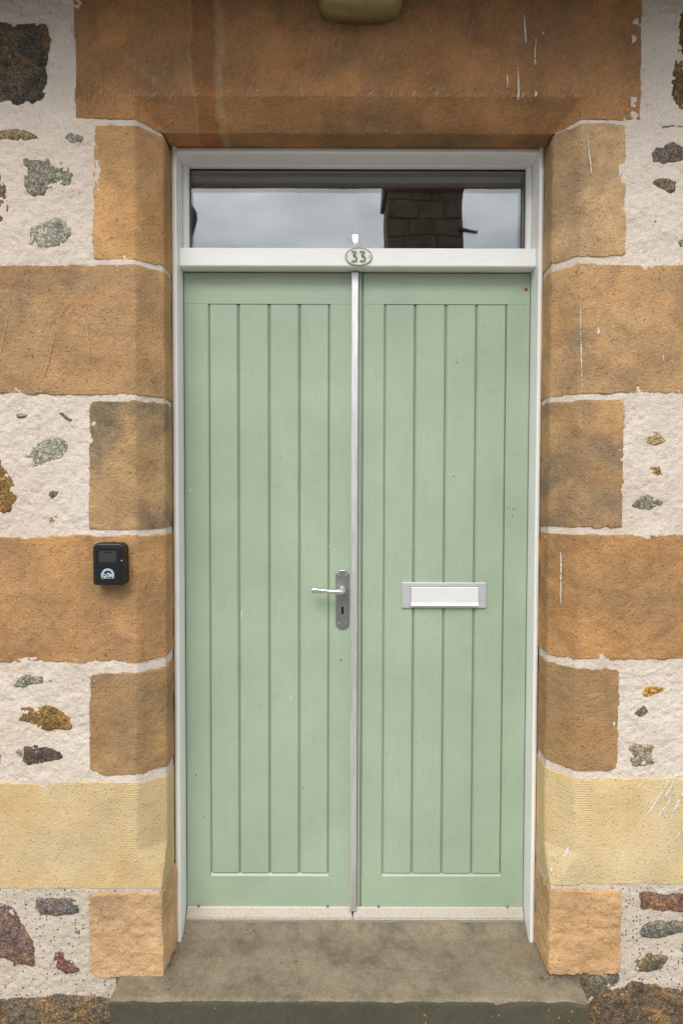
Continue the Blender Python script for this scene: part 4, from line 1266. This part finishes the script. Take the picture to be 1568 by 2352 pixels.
# ------------------------------------------------------------------ hall pendant seen through the fanlight
lx, lz = P(815, 548, 1.3)
pend = thing('pendant_lamp', 'lit bare filament bulb hanging in the dark hall behind the fanlight', 'lamp', (lx, 1.3, lz))
for dx, sg in ((-.006, -1), (.007, 1)):
    tube('filament', [(lx + dx * 1.1, 1.3, lz + .016), (lx + dx * 1.0, 1.3, lz + .006), (lx + dx * .8, 1.3, lz - .008), (lx + dx * .7, 1.3, lz - .017)], [.003, .0042, .0034, .0015], M['lamp'], pend, 8)
tube('cord', [(lx, 1.34, 2.65), (lx, 1.34, lz + .09)], [.002, .002], M['dark'], pend, 8)
tube('bulb_holder', [(lx, 1.34, lz + .09), (lx, 1.34, lz + .085), (lx, 1.34, lz + .045)], [.006, .012, .012], M['dark'], pend, 14)

# ------------------------------------------------------------------ across the street (mirrored in the fanlight)
MD = 2 * .238 + CAM_D         # the glass mirrors the camera to this depth
def R_(px, py, Y):
    d = ((px - 784) / 1568) * RX + ((1176 - py) / 1568) * UY + F
    t = (MD - Y) / d.y
    return d.x * t, CAM_H + d.z * t
opp = thing('opposite_house', 'dark stone house across the street with a tall chimney, mirrored in the fanlight glass', 'house', (0, -9.5, -.34))
box('wall', (-9, -12.0, -.34), (9, -7.4, 3.0), M['farwall'], opp)
link('roof', fix(mesh('roof', [(-9.2, -7.2, 2.9), (9.2, -7.2, 2.9), (9.2, -9.8, 4.55), (-9.2, -9.8, 4.55), (-9.2, -12.3, 2.9), (9.2, -12.3, 2.9)], [(0, 1, 2, 3), (3, 2, 5, 4), (0, 3, 4), (1, 5, 2), (0, 4, 5, 1)])), M['slate'], opp)
chx0, chz0 = R_(889, 570, -9.3); chx1, chz1 = R_(1064, 440, -9.3)
ch = box('chimney', (chx0, -10.2, 4.0), (chx1, -9.3, chz1), M['farmortar'], opp)
rng = random.Random(3)
zc = 4.02
while zc < chz1 - .05:
    hh = min(rng.uniform(.2, .34), chz1 - zc); x = chx0 - .004
    while x < chx1 - .02:
        ww = min(rng.uniform(.25, .55), chx1 + .004 - x)
        if chx1 - (x + ww) < .12: ww = chx1 + .004 - x
        box('stone', (x + .008, -9.33 - .0, zc + .008), (x + ww - .008, -9.285 + rng.uniform(-.01, .012), zc + hh - .008), M['farstone'], ch, .008, 1)
        x += ww
    zc += hh
box('chimney_cope', (chx0 - .07, -10.3, chz1), (chx1 + .02, -9.24, chz1 + .42), M['farstone'], ch, .02, 1)
bx0, bz0 = R_(1062, 527, -9.28); bx1, _ = R_(1096, 527, -9.28)
tube('aerial_bracket', [(bx0 - .05, -9.27, bz0), (bx1, -9.27, bz0 - .02)], [.035, .03], M['black2'], opp, 8)
for wx_ in (-6.5, -3.5, .5, 4.5):
    w_ = box('window', (wx_, -7.42, .6), (wx_ + 1.1, -7.38, 2.2), M['white'], opp)
    for i in range(2):
        for j_ in range(2):
            box('pane', (wx_ + .07 + i * .5, -7.378, .67 + j_ * .76), (wx_ + .53 + i * .5, -7.372, 1.37 + j_ * .76), M['black'], w_)
# street lamp
sx_, sz_ = R_(436, 503, -3.3)
lampst = thing('street_lamp', 'dark street lamp with rounded head at the kerb, mirrored in the fanlight edge', 'street lamp', (sx_, -3.3, -.30))
tube('post', [(sx_ - .02, -3.3, -.30), (sx_ - .02, -3.3, .6), (sx_ - .02, -3.3, .7), (sx_ - .01, -3.3, sz_ - .1)], [.07, .065, .045, .03], M['black2'], lampst, 14)
tube('lamp_head', [(sx_, -3.3, sz_ - .14), (sx_, -3.3, sz_ - .1), (sx_, -3.3, sz_ - .05), (sx_, -3.3, sz_), (sx_, -3.3, sz_ + .06), (sx_, -3.3, sz_ + .1), (sx_, -3.3, sz_ + .115)], [.02, .034, .05, .06, .055, .035, .008], M['black'], lampst, 18)
